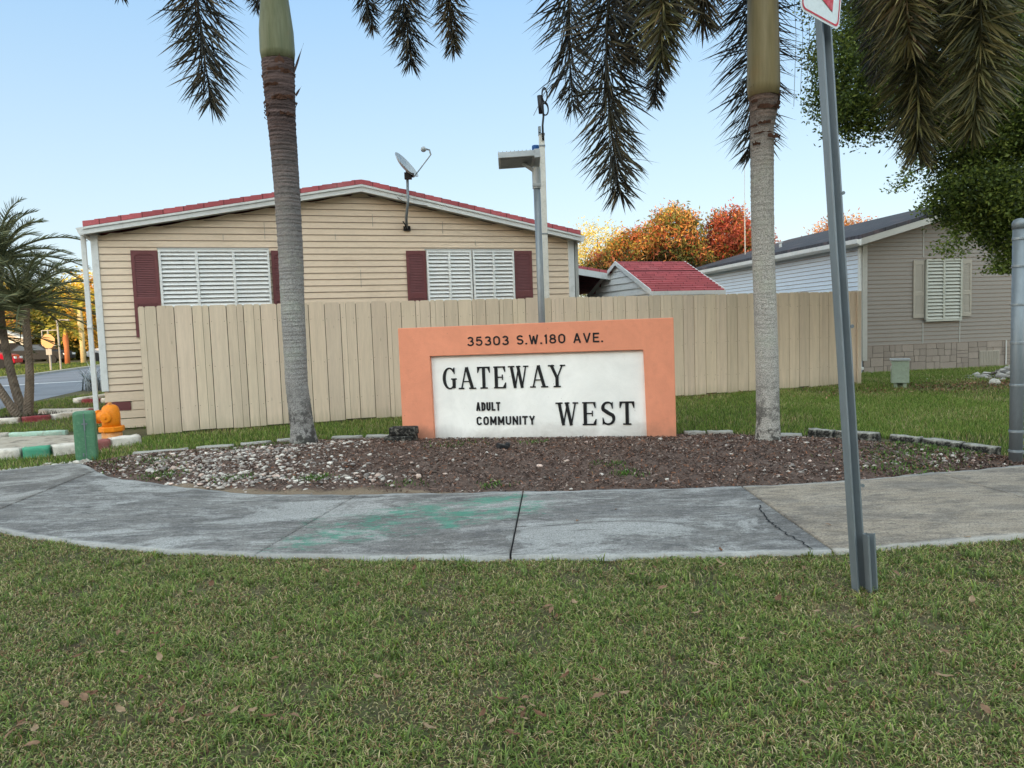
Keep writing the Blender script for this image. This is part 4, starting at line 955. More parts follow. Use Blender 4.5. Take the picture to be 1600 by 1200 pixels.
# ------------------------------------------------------------------ poles
def light_pole():
    p = empty('area_light', (.45, 10.2, 0), 0, 'grey pole with flat area light and blue sensor rising behind the orange sign', 'light pole')
    MB().tube([(0, 0, 0), (-.01, 0, 1.8), (-.02, 0, 3.55)], .047, 16).build('pole', M['galv'], p, smooth=True)
    b = MB(); b.tube([(-.02, 0, 3.28), (-.02, 0, 3.56)], .058, 14); b.cbox((-.02, -.06, 3.32), .12, .02, .03); b.tube([(-.02, -.01, 3.5), (-.14, -.03, 3.58), (-.2, -.03, 3.62)], .03, 8); b.build('bracket', M['alu'], p)
    Mx = Matrix.Translation((-.25, -.05, 3.67)) @ Matrix.Rotation(R(-9), 4, 'X') @ Matrix.Rotation(R(-2), 4, 'Y')
    h = MB(); h.box(-.28, .20, -.20, .20, -.045, .035, Mx); h.box(.20, .28, -.20, .20, -.07, .05, Mx)
    for i in range(9): h.box(-.27+i*.052, -.262+i*.052, -.2, .2, .035, .05, Mx)
    h.build('housing', M['alu'], p, bevel=.006)
    MB().box(-.25, .17, -.17, .17, -.052, -.046, Mx).build('lens', M['galv_dark'], p)
    MB().lathe([(.05, 0), (.05, .07), (.045, .085)], (-.02, -.02, 3.765), None, 20).build('photocell', M['blue'], p, smooth=False)
light_pole()
def white_post():
    p = empty('antenna_post', (.66, 13.0, 0), 0, 'tall white square post with coiled black antenna wire beside the area light', 'antenna post')
    MB().box(-.05, .05, -.05, .05, 0, 4.72).build('post', M['pole_white'], p, bevel=.008)
    b = MB()
    for z in (3.0, 4.5, 4.70): b.box(-.056, .056, -.056, .056, z, z+.025)
    b.box(-.055, -.01, -.056, .056, 4.74, 4.84); b.build('clamp', M['galv_dark'], p)
    a = MB(); a.tube([(.02, -.07, 4.6), (.02, -.07, 4.85), (.04, -.06, 5.0), (.03, -.06, 5.3)], .018, 8)
    for cz, r_, tilt in ((5.13, .11, .35), (5.36, .12, .25)):
        for k in range(2):
            a.tube([(.07+math.cos(2*PI*i/20)*r_*tilt*1.5, -.06+.01*k+.1*tilt*math.cos(2*PI*i/20), cz-.01*k+math.sin(2*PI*i/20)*(r_-.012*k)) for i in range(21)], .012, 6, False)
    a.tube([(-.0, -.06, 5.05), (-.02, -.06, 5.35)], .04, 8)
    a.build('coiled_wire', M['black'], p, smooth=True)
    MB().tube([(-.13, -.06, 5.02), (.16, -.06, 5.55)], .007, 6).build('dipole', M['galv'], p)
white_post()

def uchannel(mb, p0, p1, w=.078, d=.032, t=.004, rz=0):
    """hat section post between two points"""
    p0, p1 = Vector(p0), Vector(p1); ax = (p1-p0).normalized(); L = (p1-p0).length
    a = Vector((math.cos(rz), math.sin(rz), 0)); a = (a-ax*a.dot(ax)).normalized(); b = ax.cross(a)
    prof = [(-w/2, 0), (-w/2+.014, 0), (-w/2+.024, d), (w/2-.024, d), (w/2-.014, 0), (w/2, 0)]
    inner = [(x*.999+(0), y+t) for x, y in prof]
    pts = prof+inner[::-1]
    vs = [p0+a*x+b*y for x, y in pts]+[p1+a*x+b*y for x, y in pts]; n = len(pts)
    mb.add(vs, [(i, (i+1) % n, (i+1) % n+n, i+n) for i in range(n)]+[(0, 1, 10, 11), (1, 2, 9, 10), (2, 3, 8, 9), (3, 4, 7, 8), (4, 5, 6, 7)]+[(n+11, n+10, n+1, n+0), (n+10, n+9, n+2, n+1), (n+9, n+8, n+3, n+2), (n+8, n+7, n+4, n+3), (n+7, n+6, n+5, n+4)])
def sign_post():
    s = empty('street_sign', (1.78, 3.66, 0), 0, 'leaning steel sign post with white and red sign plate at the verge', 'sign')
    top = Vector((-.245, .03, 3.65)); ax = top.normalized()
    mb = MB(); uchannel(mb, (-.015, 0, -.2), top, .092, .042, .005, R(38)); 
    # bolt heads
    for z in (.55, 1.35, 2.0): mb.lathe([(.009, 0), (.009, .008)], (-.067*z+.0, -.012, z), Matrix.Rotation(R(90), 4, 'X'), 8)
    mb.build('post', M['galv_dark'], s)
    mb = MB(); uchannel(mb, (.030, -.03, -.2), (.003, -.028, .30), .074, .036, .005, R(38)); mb.build('stub_post', M['galv_dark'], s)
    # plate: bottom corner visible in the photograph
    Mx = Matrix.Translation((-.262, -.095, 2.985)) @ Matrix.Rotation(R(37), 4, 'Z') @ Matrix.Rotation(R(3), 4, 'X') @ Matrix.Rotation(R(4), 4, 'Y')
    def rr(w_, h_, r, y0, y1, mat, name, hole=None):
        pts = []
        for cx, cz, a0 in ((w_/2-r, -h_/2+r, -90), (w_/2-r, h_/2-r, 0), (-w_/2+r, h_/2-r, 90), (-w_/2+r, -h_/2+r, 180)):
            for i in range(7): a = R(a0+90*i/6); pts.append((cx+r*math.cos(a), cz+r*math.sin(a)))
        b = MB()
        if hole is None:
            b.prism(pts, y0, y1)
        else:
            n = len(pts); k = hole; inn = [(x*(w_-2*k)/w_, z*(h_-2*k)/h_) for x, z in pts]
            b.add([(x, y0, z) for x, z in pts]+[(x, y0, z) for x, z in inn], [(i, (i+1) % n, (i+1) % n+n, i+n) for i in range(n)])
        b.v = [tuple(Mx @ Vector(v)) for v in b.v]; return b.build(name, mat, s)
    rr(.335, .40, .034, -.002, 0, M['signwhite'], 'sign_plate')
    rr(.315, .38, .028, -.0035, 0, M['red'], 'sign_border', .009)
    a = MB(); a.prism([(-.10, -.09), (.0, -.105), (.095, -.135), (.095, -.03), (.035, .02), (.095, .06), (.095, .13), (-.10, .08), (-.04, .0)], -.0045, -.0036); a.v = [tuple(Mx @ Vector(v)) for v in a.v]; a.build('arrow_mark', M['red'], s)
sign_post()

def chain_post():
    f = empty('chain_link_fence', (4.54, 6.59, 0), R(35), 'galvanised chain link fence end post at the right edge of the walk', 'fence')
    MB().tube([(0, 0, -.1), (0, 0, 2.13)], .054, 20).build('post', M['galv_dark'], f, smooth=True)
    MB().lathe([(.06, 0), (.06, .05), (.05, .075), (.02, .09)], (0, 0, 2.12), None, 20).build('post_cap', M['galv_dark'], f, smooth=True)
    for z in (.12, .30, .72, 1.10, 1.44, 1.78, 2.02):
        b = MB(); b.lathe([(.057, 0), (.059, .003), (.059, .02), (.057, .023)], (0, 0, z), None, 20); b.box(.05, .095, -.006, .006, z, z+.023)
        b.build('tension_band', M['galv'], f)
    MB().box(.08, .094, -.004, .004, .05, 2.05).build('tension_bar', M['galv'], f)
    w = MB(); st = .06; L = 2.6; Hh = 2.0
    n = int((L+Hh)/st)
    for i in range(n):
        for s_ in (1, -1):
            x0 = i*st-(Hh if s_ > 0 else 0); z0 = .05
            a, bb = x0, x0+s_*Hh if s_ > 0 else x0-Hh
            # clip 0..L
            if s_ > 0:
                xa, xb = max(x0, 0), min(x0+Hh, L)
                if xb <= xa: continue
                w.tube([(.09+xa, s_*.002, z0+xa-x0), (.09+xb, s_*.002, z0+xb-x0)], .0018, 3, False)
            else:
                x0 = i*st; xa, xb = min(x0, L), max(x0-Hh, 0)
                if xb >= xa: continue
                w.tube([(.09+xa, s_*.002, z0+x0-xa), (.09+xb, s_*.002, z0+x0-xb)], .0018, 3, False)
    w.build('mesh_wire', M['galv'], f)
    MB().tube([(.0, 0, 2.06), (L+.1, 0, 2.06)], .02, 8).build('top_rail', M['galv_dark'], f)
    MB().tube([(L+.1, 0, -.1), (L+.1, 0, 2.13)], .04, 12).build('post', M['galv_dark'], f)
chain_post()

# ------------------------------------------------------------------ hydrant, pedestal, utility box
def hydrant():
    h = empty('fire_hydrant', (-5.60, 10.2, 0), R(-8), 'orange fire hydrant behind the green pedestal near the house corner', 'fire hydrant')
    MB().lathe([(.14, -.05), (.14, .02), (.132, .06), (.13, .17)], (0, 0, 0), None, 24).build('base', M['hydrant_base'], h, smooth=True)
    f = MB(); f.lathe([(.15, .155), (.165, .165), (.165, .22), (.155, .232)], (0, 0, 0), None, 8); f.build('flange', M['hydrant'], h, bevel=.006)
    b = MB(); b.lathe([(.118, .22), (.118, .30), (.122, .34), (.12, .40), (.112, .46), (.098, .50), (.07, .522), (.05, .53)], (0, 0, 0), None, 24); b.build('barrel', M['hydrant'], h, smooth=True)
    c = MB(); c.lathe([(.028, .52), (.028, .56), (.02, .565)], (0, 0, 0), None, 5); c.box(-.045, .03, -.012, .012, .525, .545); c.build('operating_nut', M['hydrant_base'], h)
    for ang, rr_, ln in ((-80, .062, .15), (180, .078, .20)):
        Mx = Matrix.Rotation(R(ang), 4, 'Z') @ Matrix.Rotation(R(90), 4, 'Y'); n = MB()
        n.lathe([(rr_, .07), (rr_, ln-.035), (rr_*1.22, ln-.03), (rr_*1.22, ln), (rr_*1.05, ln+.012), (rr_*.38, ln+.016), (rr_*.36, ln+.035)], (0, 0, .365), Mx, 20); n.build('nozzle_cap', M['hydrant'], h, smooth=False, bevel=.003)
hydrant()
def pedestal():
    p = empty('utility_pedestal', (-5.15, 8.80, 0), R(22), 'weathered green plastic utility pedestal standing at the walk corner', 'utility pedestal')
    b = MB(); b.box(-.115, .115, -.09, .09, -.05, .585); b.build('body', M['ped'], p, bevel=.03)
    s = MB(); s.box(.004, .009, -.096, -.088, .0, .57); s.box(-.02, .04, -.106, -.088, .43, .445); s.box(.0, .016, -.104, -.088, .36, .50); s.box(-.03, -.015, -.1, -.088, .05, .09); s.build('latch', M['galv_dark'], p)
pedestal()
def ubox():
    u = empty('utility_box', (7.42, 14.03, 0), R(-24), 'pale green electrical box with lid on short legs before the grey house', 'utility box')
    b = MB(); b.box(-.15, .15, -.13, .13, .1, .52); b.build('body', M['boxgreen'], u, bevel=.008)
    MB().box(-.17, .17, -.15, .15, .522, .56).build('lid', M['alu'], u, bevel=.008)
    l = MB(); l.box(-.11, -.05, -.09, -.04, -.05, .098); l.box(.05, .11, -.09, -.04, -.05, .098); l.box(-.1, .1, .04, .09, -.05, .098); l.build('leg', M['boxgreen'], u)
    MB().box(-.154, -.1505, -.09, -.02, .36, .48).build('warning_label', M['signwhite'], u); MB().box(-.1575, -.1545, -.085, -.025, .43, .47).build('label_print', M['red'], u)
ubox()
rk = MB(); v, f = ico(); rk.add([(a*.13, b*.1, c*.08) for a, b, c in v*(1+rng.normal(0, .1, (12, 1)))], [tuple(x) for x in f], lin(210, 206, 198)); o = rk.build('boulder', M['stonem'], bevel=.02); o.location = (9.15, 13.9, .06); tag(o, 'single pale stone lying alone in the leaf litter before the grey house', 'stone')

# ------------------------------------------------------------------ kerb stones / edging
def block(name, a, b, w_, h_, mat, label, cat, group, side=1, zoff=0):
    a, b = Vector((*a, 0)), Vector((*b, 0)); d = b-a; L = d.length; n = max(3, int(L/.07))
    mb = MB(); vs, fs = [], []; ny, nz = 3, 3
    o_name = name
    r = random.Random(hash((round(a.x, 2), round(b.x, 2))) % 999)
    # closed lumpy box grid via subdivided cube
    import bmesh
    bm = bmesh.new(); bmesh.ops.create_cube(bm, size=1); bmesh.ops.subdivide_edges(bm, edges=bm.edges[:], cuts=4, use_grid_fill=True)
    for v in bm.verts:
        x, y, zz = v.co.x*(L-.012), v.co.y*w_, (v.co.z+.5)*h_
        ex = 1 if abs(v.co.y) > .45 and v.co.z > .45 else 0
        v.co = (x+r.uniform(-.006, .006), y*(.93 if ex else 1)+r.uniform(-.008, .008), zz*(1-.06*ex)+r.uniform(-.007, .007))
    me = bpy.data.meshes.new(name); bm.to_mesh(me); bm.free(); me.materials.append(mat); me.polygons.foreach_set('use_smooth', [True]*len(me.polygons))
    o = bpy.data.objects.new(name, me); C.objects.link(o); o.location = ((a+b)/2)+Vector((0, 0, zoff-.03)); o.rotation_euler = (0, 0, math.atan2(d.y, d.x))
    return tag(o, label, cat, group)
g_ = 'painted kerb stones by the pedestal'
KB = [((-6.75, 8.93), (-6.12, 9.08), 'k_white', 'worn white kerb block at the left edge, before the green block'), ((-6.11, 9.09), (-5.84, 9.2), 'k_green', 'green painted kerb block left of the green pedestal'),
      ((-5.83, 9.21), (-5.56, 9.42), 'k_white', 'rounded white kerb block touching the green pedestal'), ((-5.5, 9.48), (-5.37, 9.66), 'k_pink', 'faded red kerb block between the pedestal and the hydrant'), ((-5.36, 9.68), (-5.12, 9.98), 'k_white', 'stained white kerb block just before the orange hydrant')]
for a, b, m_, lb in KB: block('kerb_block', a, b, .17, .16, M[m_], lb, 'kerb block', g_)
strip('concrete_apron', [(-12, 9.6), (-8.5, 9.6), (-7.0, 9.3), (-6.1, 9.2), (-5.55, 9.7)], [(-12, 10.8), (-8.5, 10.9), (-7.6, 11.0), (-6.7, 11.0), (-6.0, 10.9)], .03, M['apron'])
block('kerb_block', (-9.3, 11.05), (-7.75, 11.2), .13, .1, M['k_white'], 'long white kerb block on the grass side of the planter', 'kerb block', g_)
block('kerb_block', (-7.7, 11.2), (-6.9, 11.3), .13, .1, M['k_mint'], 'mint tinted kerb block on the back side of the planter', 'kerb block', g_)
g2 = 'kerb stones ringing the date palms'
for a, b, m_, lb in [((-9.9, 13.0), (-8.93, 13.25), 'k_white', 'white kerb block at the left front of the date palm ring'), ((-8.9, 13.27), (-8.55, 13.55), 'k_red', 'dark red kerb block at the front of the date palm ring'), ((-8.53, 13.57), (-8.3, 14.3), 'k_white', 'white kerb block at the right side of the date palm ring'), ((-8.3, 14.35), (-8.36, 14.6), 'k_red', 'small dark red kerb block at the back of the date palm ring'), ((-8.4, 14.65), (-9.5, 14.75), 'k_white', 'long white kerb block behind the date palms')]:
    block('kerb_block', a, b, .14, .13, M[m_], lb, 'kerb block', g2)
g3 = 'kerb stones round the planter by the downspout'
for a, b, m_, lb in [((-10.3, 17.35), (-9.95, 17.0), 'k_white', 'white kerb block at the tip of the planter left of the downspout'), ((-9.93, 16.98), (-9.5, 16.95), 'k_red', 'dark red kerb block left of the white downspout'), ((-9.48, 16.95), (-8.9, 17.0), 'k_white', 'short white kerb block touching the downspout line'), ((-10.3, 17.4), (-10.0, 20.2), 'k_white', 'long white kerb block running back beside the road grass')]:
    block('kerb_block', a, b, .16, .14, M[m_], lb, 'kerb block', g3)
ge = 'concrete edging stones behind the mulch bed'
ED = [((-4.62, 8.84), (-4.05, 9.08), 'thin edging stone nearest the green pedestal'), ((-3.98, 9.14), (-3.55, 9.26), 'flat edging stone left of the left palm with a grassy end'), ((-3.5, 9.34), (-3.15, 9.48), 'flat pale edging stone second left of the left palm'), ((-3.1, 9.56), (-2.82, 9.62), 'pale edging stone touching the left palm trunk'),
      ((-2.4, 9.64), (-2.0, 9.66), 'low edging stone right of the left palm trunk'), ((-1.95, 9.66), (-1.5, 9.64), 'low edging stone beside the blackened blocks'),
      ((2.1, 9.02), (2.36, 8.98), 'pale edging stone at the right foot of the orange sign'), ((2.38, 8.98), (2.68, 8.95), 'pale edging stone between the sign and the right palm'),
      ((3.02, 8.60), (3.36, 8.5), 'pale sunken edging stone right of the right palm'), ((3.42, 8.44), (3.62, 8.24), 'blackened edging stone hidden partly by the steel post'), ((3.64, 8.22), (3.98, 7.93), 'blackened edging stone just right of the steel post'),
      ((4.06, 7.82), (4.22, 7.55), 'tilted grey topped edging stone after the grassy gap'), ((4.24, 7.52), (4.42, 7.18), 'long blackened edging stone near the chain link post'), ((4.43, 7.15), (4.55, 6.86), 'last dark edging stone touching the chain link post')]
for a, b, lb in ED: block('edging_stone', a, b, .12, .155 if a[0] > 3.3 else .085, M['edging'] if a[0] > 3.3 else M['k_grey'], lb, 'edging stone', ge)

# ------------------------------------------------------------------ grey house
def grey_house():
    ga = R(9); h = empty('mobile_home', (8.60, 17.97, 0), ga, 'grey sided mobile home with dark roof and stone skirting on the right', 'house')
    W, DEP = 8.4, 10.4; RX = W/2; ez = 3.22; slope = .262
    top = lambda x: ez+slope*min(x, W-x)
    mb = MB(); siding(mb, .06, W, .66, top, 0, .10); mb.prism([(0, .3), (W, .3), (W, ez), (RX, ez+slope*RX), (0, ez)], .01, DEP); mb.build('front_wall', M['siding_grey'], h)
    # white side wall (faces -x): build in rotated frame
    sw = MB(); z = .62
    while z < ez-.05:
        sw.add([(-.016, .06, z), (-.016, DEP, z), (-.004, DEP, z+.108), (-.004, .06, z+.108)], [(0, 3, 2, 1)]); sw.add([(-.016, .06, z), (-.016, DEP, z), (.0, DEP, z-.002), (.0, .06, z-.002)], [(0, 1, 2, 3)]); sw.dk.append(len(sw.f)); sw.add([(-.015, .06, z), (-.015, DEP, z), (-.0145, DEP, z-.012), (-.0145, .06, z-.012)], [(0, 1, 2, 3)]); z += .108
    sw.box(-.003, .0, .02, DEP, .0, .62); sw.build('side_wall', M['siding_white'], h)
    MB().box(-.035, .09, -.035, .05, .3, ez).build('corner_trim', M['trim_grey'], h)
    for x, a, b in ((1.61, 2.78, 3.6), (2.63, 2.78, 3.8), (1.61, .66, 1.2), (2.63, .66, 1.2), (4.6, .66, 4.2)): MB().box(x-.012, x+.012, -.02, -.004, a, b).build('siding_seam', M['trim_grey'], h)
    # stone skirt with individual stones
    sk = MB(); base = lin(146, 136, 128); sk.box(0, W, -.004, .05, -.05, .655, None, sc(base, .45))
    r = random.Random(5); bw = .85; x = 0
    while x < W:
        w_ = bw; rows = [(0, .21), (.22, .43), (.44, .645)]
        X0 = x
        # irregular ashlar: random guillotine split
        def split(x0, x1, z0, z1, d):
            wx, wz = x1-x0, z1-z0
            if d == 0 or (wx < .28 and wz < .24) or (d < 3 and r.random() < .18 and wz < .3):
                k = r.uniform(.85, 1.12); sk.prism([(x0+.006, z0+.006), (x1-.006, z0+.006), (x1-.006, z1-.006), (x0+.006, z1-.006)], -.016-r.uniform(0, .006), -.003, tuple(c*k for c in base)); return
            if wx/2 > wz*r.uniform(.6, 1.3): c = x0+wx*r.uniform(.35, .65); split(x0, c, z0, z1, d-1); split(c, x1, z0, z1, d-1)
            else: c = z0+wz*r.uniform(.38, .62); split(x0, x1, z0, c, d-1); split(x0, x1, c, z1, d-1)
        split(x, min(x+w_, W), 0, .65, 4); x += w_
    sk.build('skirting', M['stoneskirt'], h)
    vt = MB(); vt.box(3.18, 3.75, -.035, -.02, .05, .42)
    for i in range(12): vt.box(3.2+i*.046, 3.215+i*.046, -.045, -.035, .07, .40)
    vt.build('skirt_vent', M['trim_beige'], h)
    MB().tube([(3.92, -.05, .05), (3.92, -.05, .66)], .014, 8).build('drain_pipe', M['trim'], h)
    louvre_panel(h, 1.64, 2.63, 1.20, 2.72, 2, M['louvre_b'], y=-.06, lw=.045, pitch=.085)
    for a, b in ((1.33, 1.62), (2.66, 2.93)): side_shutter(h, a, b, 1.30, 2.70, M['trim_beige'], arch=False)
    ov, eo = .40, .32
    r_ = MB(); t = .09
    for s_ in (0, 1):
        X = lambda x: x if s_ == 0 else W-x
        poly = [(X(-eo), ez-slope*eo+.08), (X(RX), ez+slope*RX+.08), (X(RX), ez+slope*RX+.08+t), (X(-eo), ez-slope*eo+.08+t)]
        r_.prism(poly if s_ == 0 else poly[::-1], -ov, DEP+.3)
    r_.build('roof', M['darkroof'], h)
    f = MB()
    for s_ in (0, 1):
        X = lambda x: x if s_ == 0 else W-x
        poly = [(X(-eo), ez-slope*eo-.07), (X(RX), ez+slope*RX-.07), (X(RX), ez+slope*RX+.078), (X(-eo), ez-slope*eo+.078)]
        f.prism(poly if s_ == 0 else poly[::-1], -ov, -ov+.03)
    f.add([(-eo, -ov, ez-slope*eo-.05), (RX, -ov, ez+slope*RX-.05), (RX, 0, ez+slope*RX-.05), (-eo, 0, ez-slope*eo-.05)], [(0, 1, 2, 3)])
    f.build('fascia', M['trim_grey'], h)
    g = MB(); ze = ez-slope*eo+.07; g.prism([(-eo, ze), (-eo-.012, ze-.02), (-eo-.12, ze-.0), (-eo-.11, ze-.10), (-eo-.03, ze-.15), (-eo, ze-.15)], -ov, DEP+.3); g.add([(-eo, -ov, ze-.13), (-eo, DEP, ze-.13), (0, DEP, ze-.13), (0, -ov, ze-.13)], [(0, 1, 2, 3)]); g.build('gutter', M['trim'], h)
    d = MB(); d.box(-.11, -.04, -.01, .06, .1, ez-.08); d.box(-.11, -.04, -.09, -.011, .08, .15); d.build('downspout', M['trim'], h, bevel=.008)
    MB().lathe([(.05, 0), (.05, .25), (.07, .27), (.07, .32)], (1.2, 6.0, ez+.35), None, 10).build('roof_vent', M['alu'], h)
grey_house()

def shed():
    a = R(21); s = empty('garden_shed', (2.92, 15.05, 0), a, 'small shed with red ribbed roof and white trim behind the fence', 'shed')
    L, Wd, ez, rz = 1.62, 2.7, 2.02, 2.72   # ridge runs along local x; gable faces -x
    w = MB(); w.prism([(0, 0)]*0 or [(0, 0), (L, 0), (L, ez), (0, ez)], .03, Wd); 
    w.add([(0, .03, 0), (0, Wd, 0), (0, Wd, ez), (0, Wd/2, rz), (0, .03, ez)], [(0, 4, 3, 2, 1)]); w.add([(L, .03, 0), (L, Wd, 0), (L, Wd, ez), (L, Wd/2, rz), (L, .03, ez)], [(0, 1, 2, 3, 4)])
    z = 1.3
    while z < rz-.08:
        k = 0 if z < ez else (z-ez)/(rz-ez); y0, y1 = Wd/2*k+.06, Wd-Wd/2*k-.03
        w.add([(-.025, y0, z), (-.025, y1, z), (-.005, y1-.04, z+.13), (-.005, y0+.04, z+.13)], [(0, 3, 2, 1)]); w.add([(-.025, y0, z), (-.025, y1, z), (0, y1, z-.001), (0, y0, z-.001)], [(0, 1, 2, 3)]); z += .14
    w.build('wall', M['louvre'], s)
    r = MB(); n = 14
    for i in range(n):
        t0, t1 = i/n, (i+1)/n; y0, z0 = -.08+(Wd/2+.08)*t0, ez+.0+(rz-ez+.03)*t0; y1, z1 = -.08+(Wd/2+.08)*t1, ez+(rz-ez+.03)*t1
        r.add([(-.08, y0, z0+.05), (L+.08, y0, z0+.05), (L+.08, y1, z1+.02), (-.08, y1, z1+.02)], [(0, 1, 2, 3)]); r.add([(-.08, y0, z0+.05), (L+.08, y0, z0+.05), (L+.08, y0, z0+.015), (-.08, y0, z0+.015)], [(0, 3, 2, 1)])
    r.add([(-.08, Wd+.08, ez+.03), (L+.08, Wd+.08, ez+.03), (L+.08, Wd/2, rz+.05), (-.08, Wd/2, rz+.05)], [(0, 1, 2, 3)]); r.build('roof', M['redroof'], s)
    f = MB()
    for x in (-.10, L+.081):
        f.add([(x, -.08, ez-.06), (x, Wd/2, rz-.03), (x, Wd/2, rz+.06), (x, -.08, ez+.055), (x+.02, -.08, ez-.06), (x+.02, Wd/2, rz-.03), (x+.02, Wd/2, rz+.06), (x+.02, -.08, ez+.055)], [(0, 3, 2, 1), (4, 5, 6, 7), (3, 7, 6, 2), (0, 1, 5, 4), (0, 4, 7, 3)])
        f.add([(x, Wd+.08, ez-.06), (x, Wd/2, rz-.03), (x, Wd/2, rz+.06), (x, Wd+.08, ez+.055), (x+.02, Wd+.08, ez-.06), (x+.02, Wd/2, rz-.03), (x+.02, Wd/2, rz+.06), (x+.02, Wd+.08, ez+.055)], [(0, 1, 2, 3), (4, 7, 6, 5), (3, 2, 6, 7)])
    f.box(-.10, L+.1, -.10, -.082, ez-.06, ez+.02); f.build('fascia', M['trim'], s)
shed()
def carport():
    s = empty('carport', (1.55, 16.6, 0), FA, 'dark open carport with red trimmed sloping roof beside the tan house', 'carport')
    r = MB(); r.prism([(-.3, 2.70), (2.2, 2.30), (2.2, 2.36), (-.3, 2.76)], -.2, 5); r.build('roof', M['redroof'], s)
    f = MB(); f.prism([(-.3, 2.56), (2.2, 2.16), (2.2, 2.298), (-.3, 2.698)], -.2, -.16); f.build('fascia', M['trim'], s)
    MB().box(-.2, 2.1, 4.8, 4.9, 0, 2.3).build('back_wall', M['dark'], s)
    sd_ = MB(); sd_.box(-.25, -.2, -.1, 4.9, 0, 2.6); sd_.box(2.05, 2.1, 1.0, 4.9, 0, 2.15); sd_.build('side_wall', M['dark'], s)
    MB().box(2.0, 2.08, -.14, -.06, 0, 2.2).build('post', M['trim'], s)
carport()

# ------------------------------------------------------------------ vegetation
def bez(p0, p1, p2, n):
    t = np.linspace(0, 1, n)[:, None]; p0, p1, p2 = map(np.array, (p0, p1, p2)); return (1-t)**2*p0+2*t*(1-t)*p1+t*t*p2
def frond(parent, p0, p1, p2, L=.42, W=.026, n=90, per=5, cols=None, name='frond', planar=False, start=.06, seed=0, droop=.26, fwd=.45):
    r = np.random.default_rng(seed); per = per if planar else int(per*2.5); C_ = bez(p0, p1, p2, 200); seg = np.linalg.norm(np.diff(C_, axis=0), axis=1); s = np.concatenate([[0], np.cumsum(seg)]); s /= s[-1]
    u = np.repeat(np.linspace(start, 1, n), per)+r.normal(0, .004, n*per); u = np.clip(u, start, 1)
    P = np.stack([np.interp(u, s, C_[:, k]) for k in range(3)], 1); T = np.stack([np.interp(np.clip(u+.01, 0, 1), s, C_[:, k])-np.interp(np.clip(u-.01, 0, 1), s, C_[:, k]) for k in range(3)], 1); T /= np.linalg.norm(T, axis=1)[:, None]
    up = np.array([0, 0, 1.0]); S = np.cross(T, up); nn = np.linalg.norm(S, axis=1)[:, None]; S = np.where(nn < .15, np.array([1.0, 0, 0]), S/np.maximum(nn, 1e-6)); S /= np.linalg.norm(S, axis=1)[:, None]; N = np.cross(S, T)
    m = len(u)
    if planar:
        sgn = np.where(np.arange(m) % 2 == 0, 1, -1); phi = np.where(sgn > 0, .35, PI-.35)+r.normal(0, .15, m)
    else: phi = r.uniform(0, 2*PI, m)
    out = S*np.cos(phi)[:, None]+N*np.sin(phi)[:, None]; fw = fwd+r.normal(0, .1 if planar else .32, m)+u**3*.6
    D = out+T*fw[:, None]; D /= np.linalg.norm(D, axis=1)[:, None]
    ln = L*r.uniform(.75, 1.1, m)*(np.sin(PI*np.clip(u*.86+.1, 0, 1))**.5*.75+.3)*np.where(u > .93, .8, 1)
    wd = W*r.uniform(.6, 1.2, m)*(1 if planar else .66); side = np.cross(D, r.normal(0, 1, (m, 3))); side /= np.linalg.norm(side, axis=1)[:, None]
    V = np.zeros((m, 7, 3)); pos = P.copy(); d = D.copy(); prof = [.35, 1, .85]
    for k in range(3):
        V[:, 2*k] = pos+side*(wd*prof[k]/2)[:, None]; V[:, 2*k+1] = pos-side*(wd*prof[k]/2)[:, None]; pos = pos+d*(ln/3)[:, None]; d = d-up*droop*.33; d /= np.linalg.norm(d, axis=1)[:, None]
    V[:, 6] = pos
    b = (np.arange(m)*7)[:, None, None]; F = (b+np.array([[0, 1, 3], [0, 3, 2], [2, 3, 5], [2, 5, 4], [4, 5, 6]])[None]).reshape(-1, 3)
    pal = np.array(cols); c = pal[r.choice(len(pal), m)]*r.uniform(.6, 1.3, (m, 1)); c = c.repeat(7, 0)
    V = V.reshape(-1, 3)
    # rachis
    rc = MB(); rp = bez(p0, p1, p2, 16); rc.tube([tuple(x) for x in rp], [.024*(1-i/15)**.7+.005 for i in range(16)], 6); rf = []
    for f in rc.f:
        if len(f) == 4: rf += [(f[0], f[1], f[2]), (f[0], f[2], f[3])]
    rv = np.array(rc.v); V2 = np.concatenate([V, rv]); F2 = np.concatenate([F, np.array(rf)+len(V)]); c2 = np.concatenate([c, np.tile(pal.mean(0)*.9, (len(rv), 1))])
    return np_mesh(name, V2, F2, M['frondm'], c2, parent)

def palm_trunk(parent, pts, mat, seed=0, amp=.008, rings=True, zr=(0, 4.6), flaps=True):
    r = random.Random(seed); n = 40; P = [Vector(p[:3]) for p in pts]; rad = [p[3] for p in pts]; zs = [p.z for p in P]
    vs = []; m = 260; N = n; prof = []
    ring_z = []; z = zs[0]
    for i in range(m):
        z = zs[0]+(zs[-1]-zs[0])*i/(m-1); x = np.interp(z, zs, [p.x for p in P]); y = np.interp(z, zs, [p.y for p in P]); R0 = np.interp(z, zs, rad)
        k = max(0, (z-zr[0])/(zr[1]-zr[0])); z2 = z+.008*math.sin(z*23); ph = (z2/.052) % 1
        ring = amp*(.25+.75*min(1, k*1.3))*(1-ph)
        for j in range(N):
            t = 2*PI*j/N; rr = R0*(1+.02*math.sin(3*t+z*2)+.012*math.sin(7*t+z*5))+ring*(1+.35*math.sin(2*t+z*3))+r.uniform(-.001, .001)*(1+2*k)
            vs.append((x+rr*math.cos(t), y+rr*math.sin(t), z))
    fs = [(i*N+k, i*N+(k+1) % N, (i+1)*N+(k+1) % N, (i+1)*N+k) for i in range(m-1) for k in range(N)]
    mb = MB(); mb.add(vs, fs); return mb.build('trunk', mat, parent)
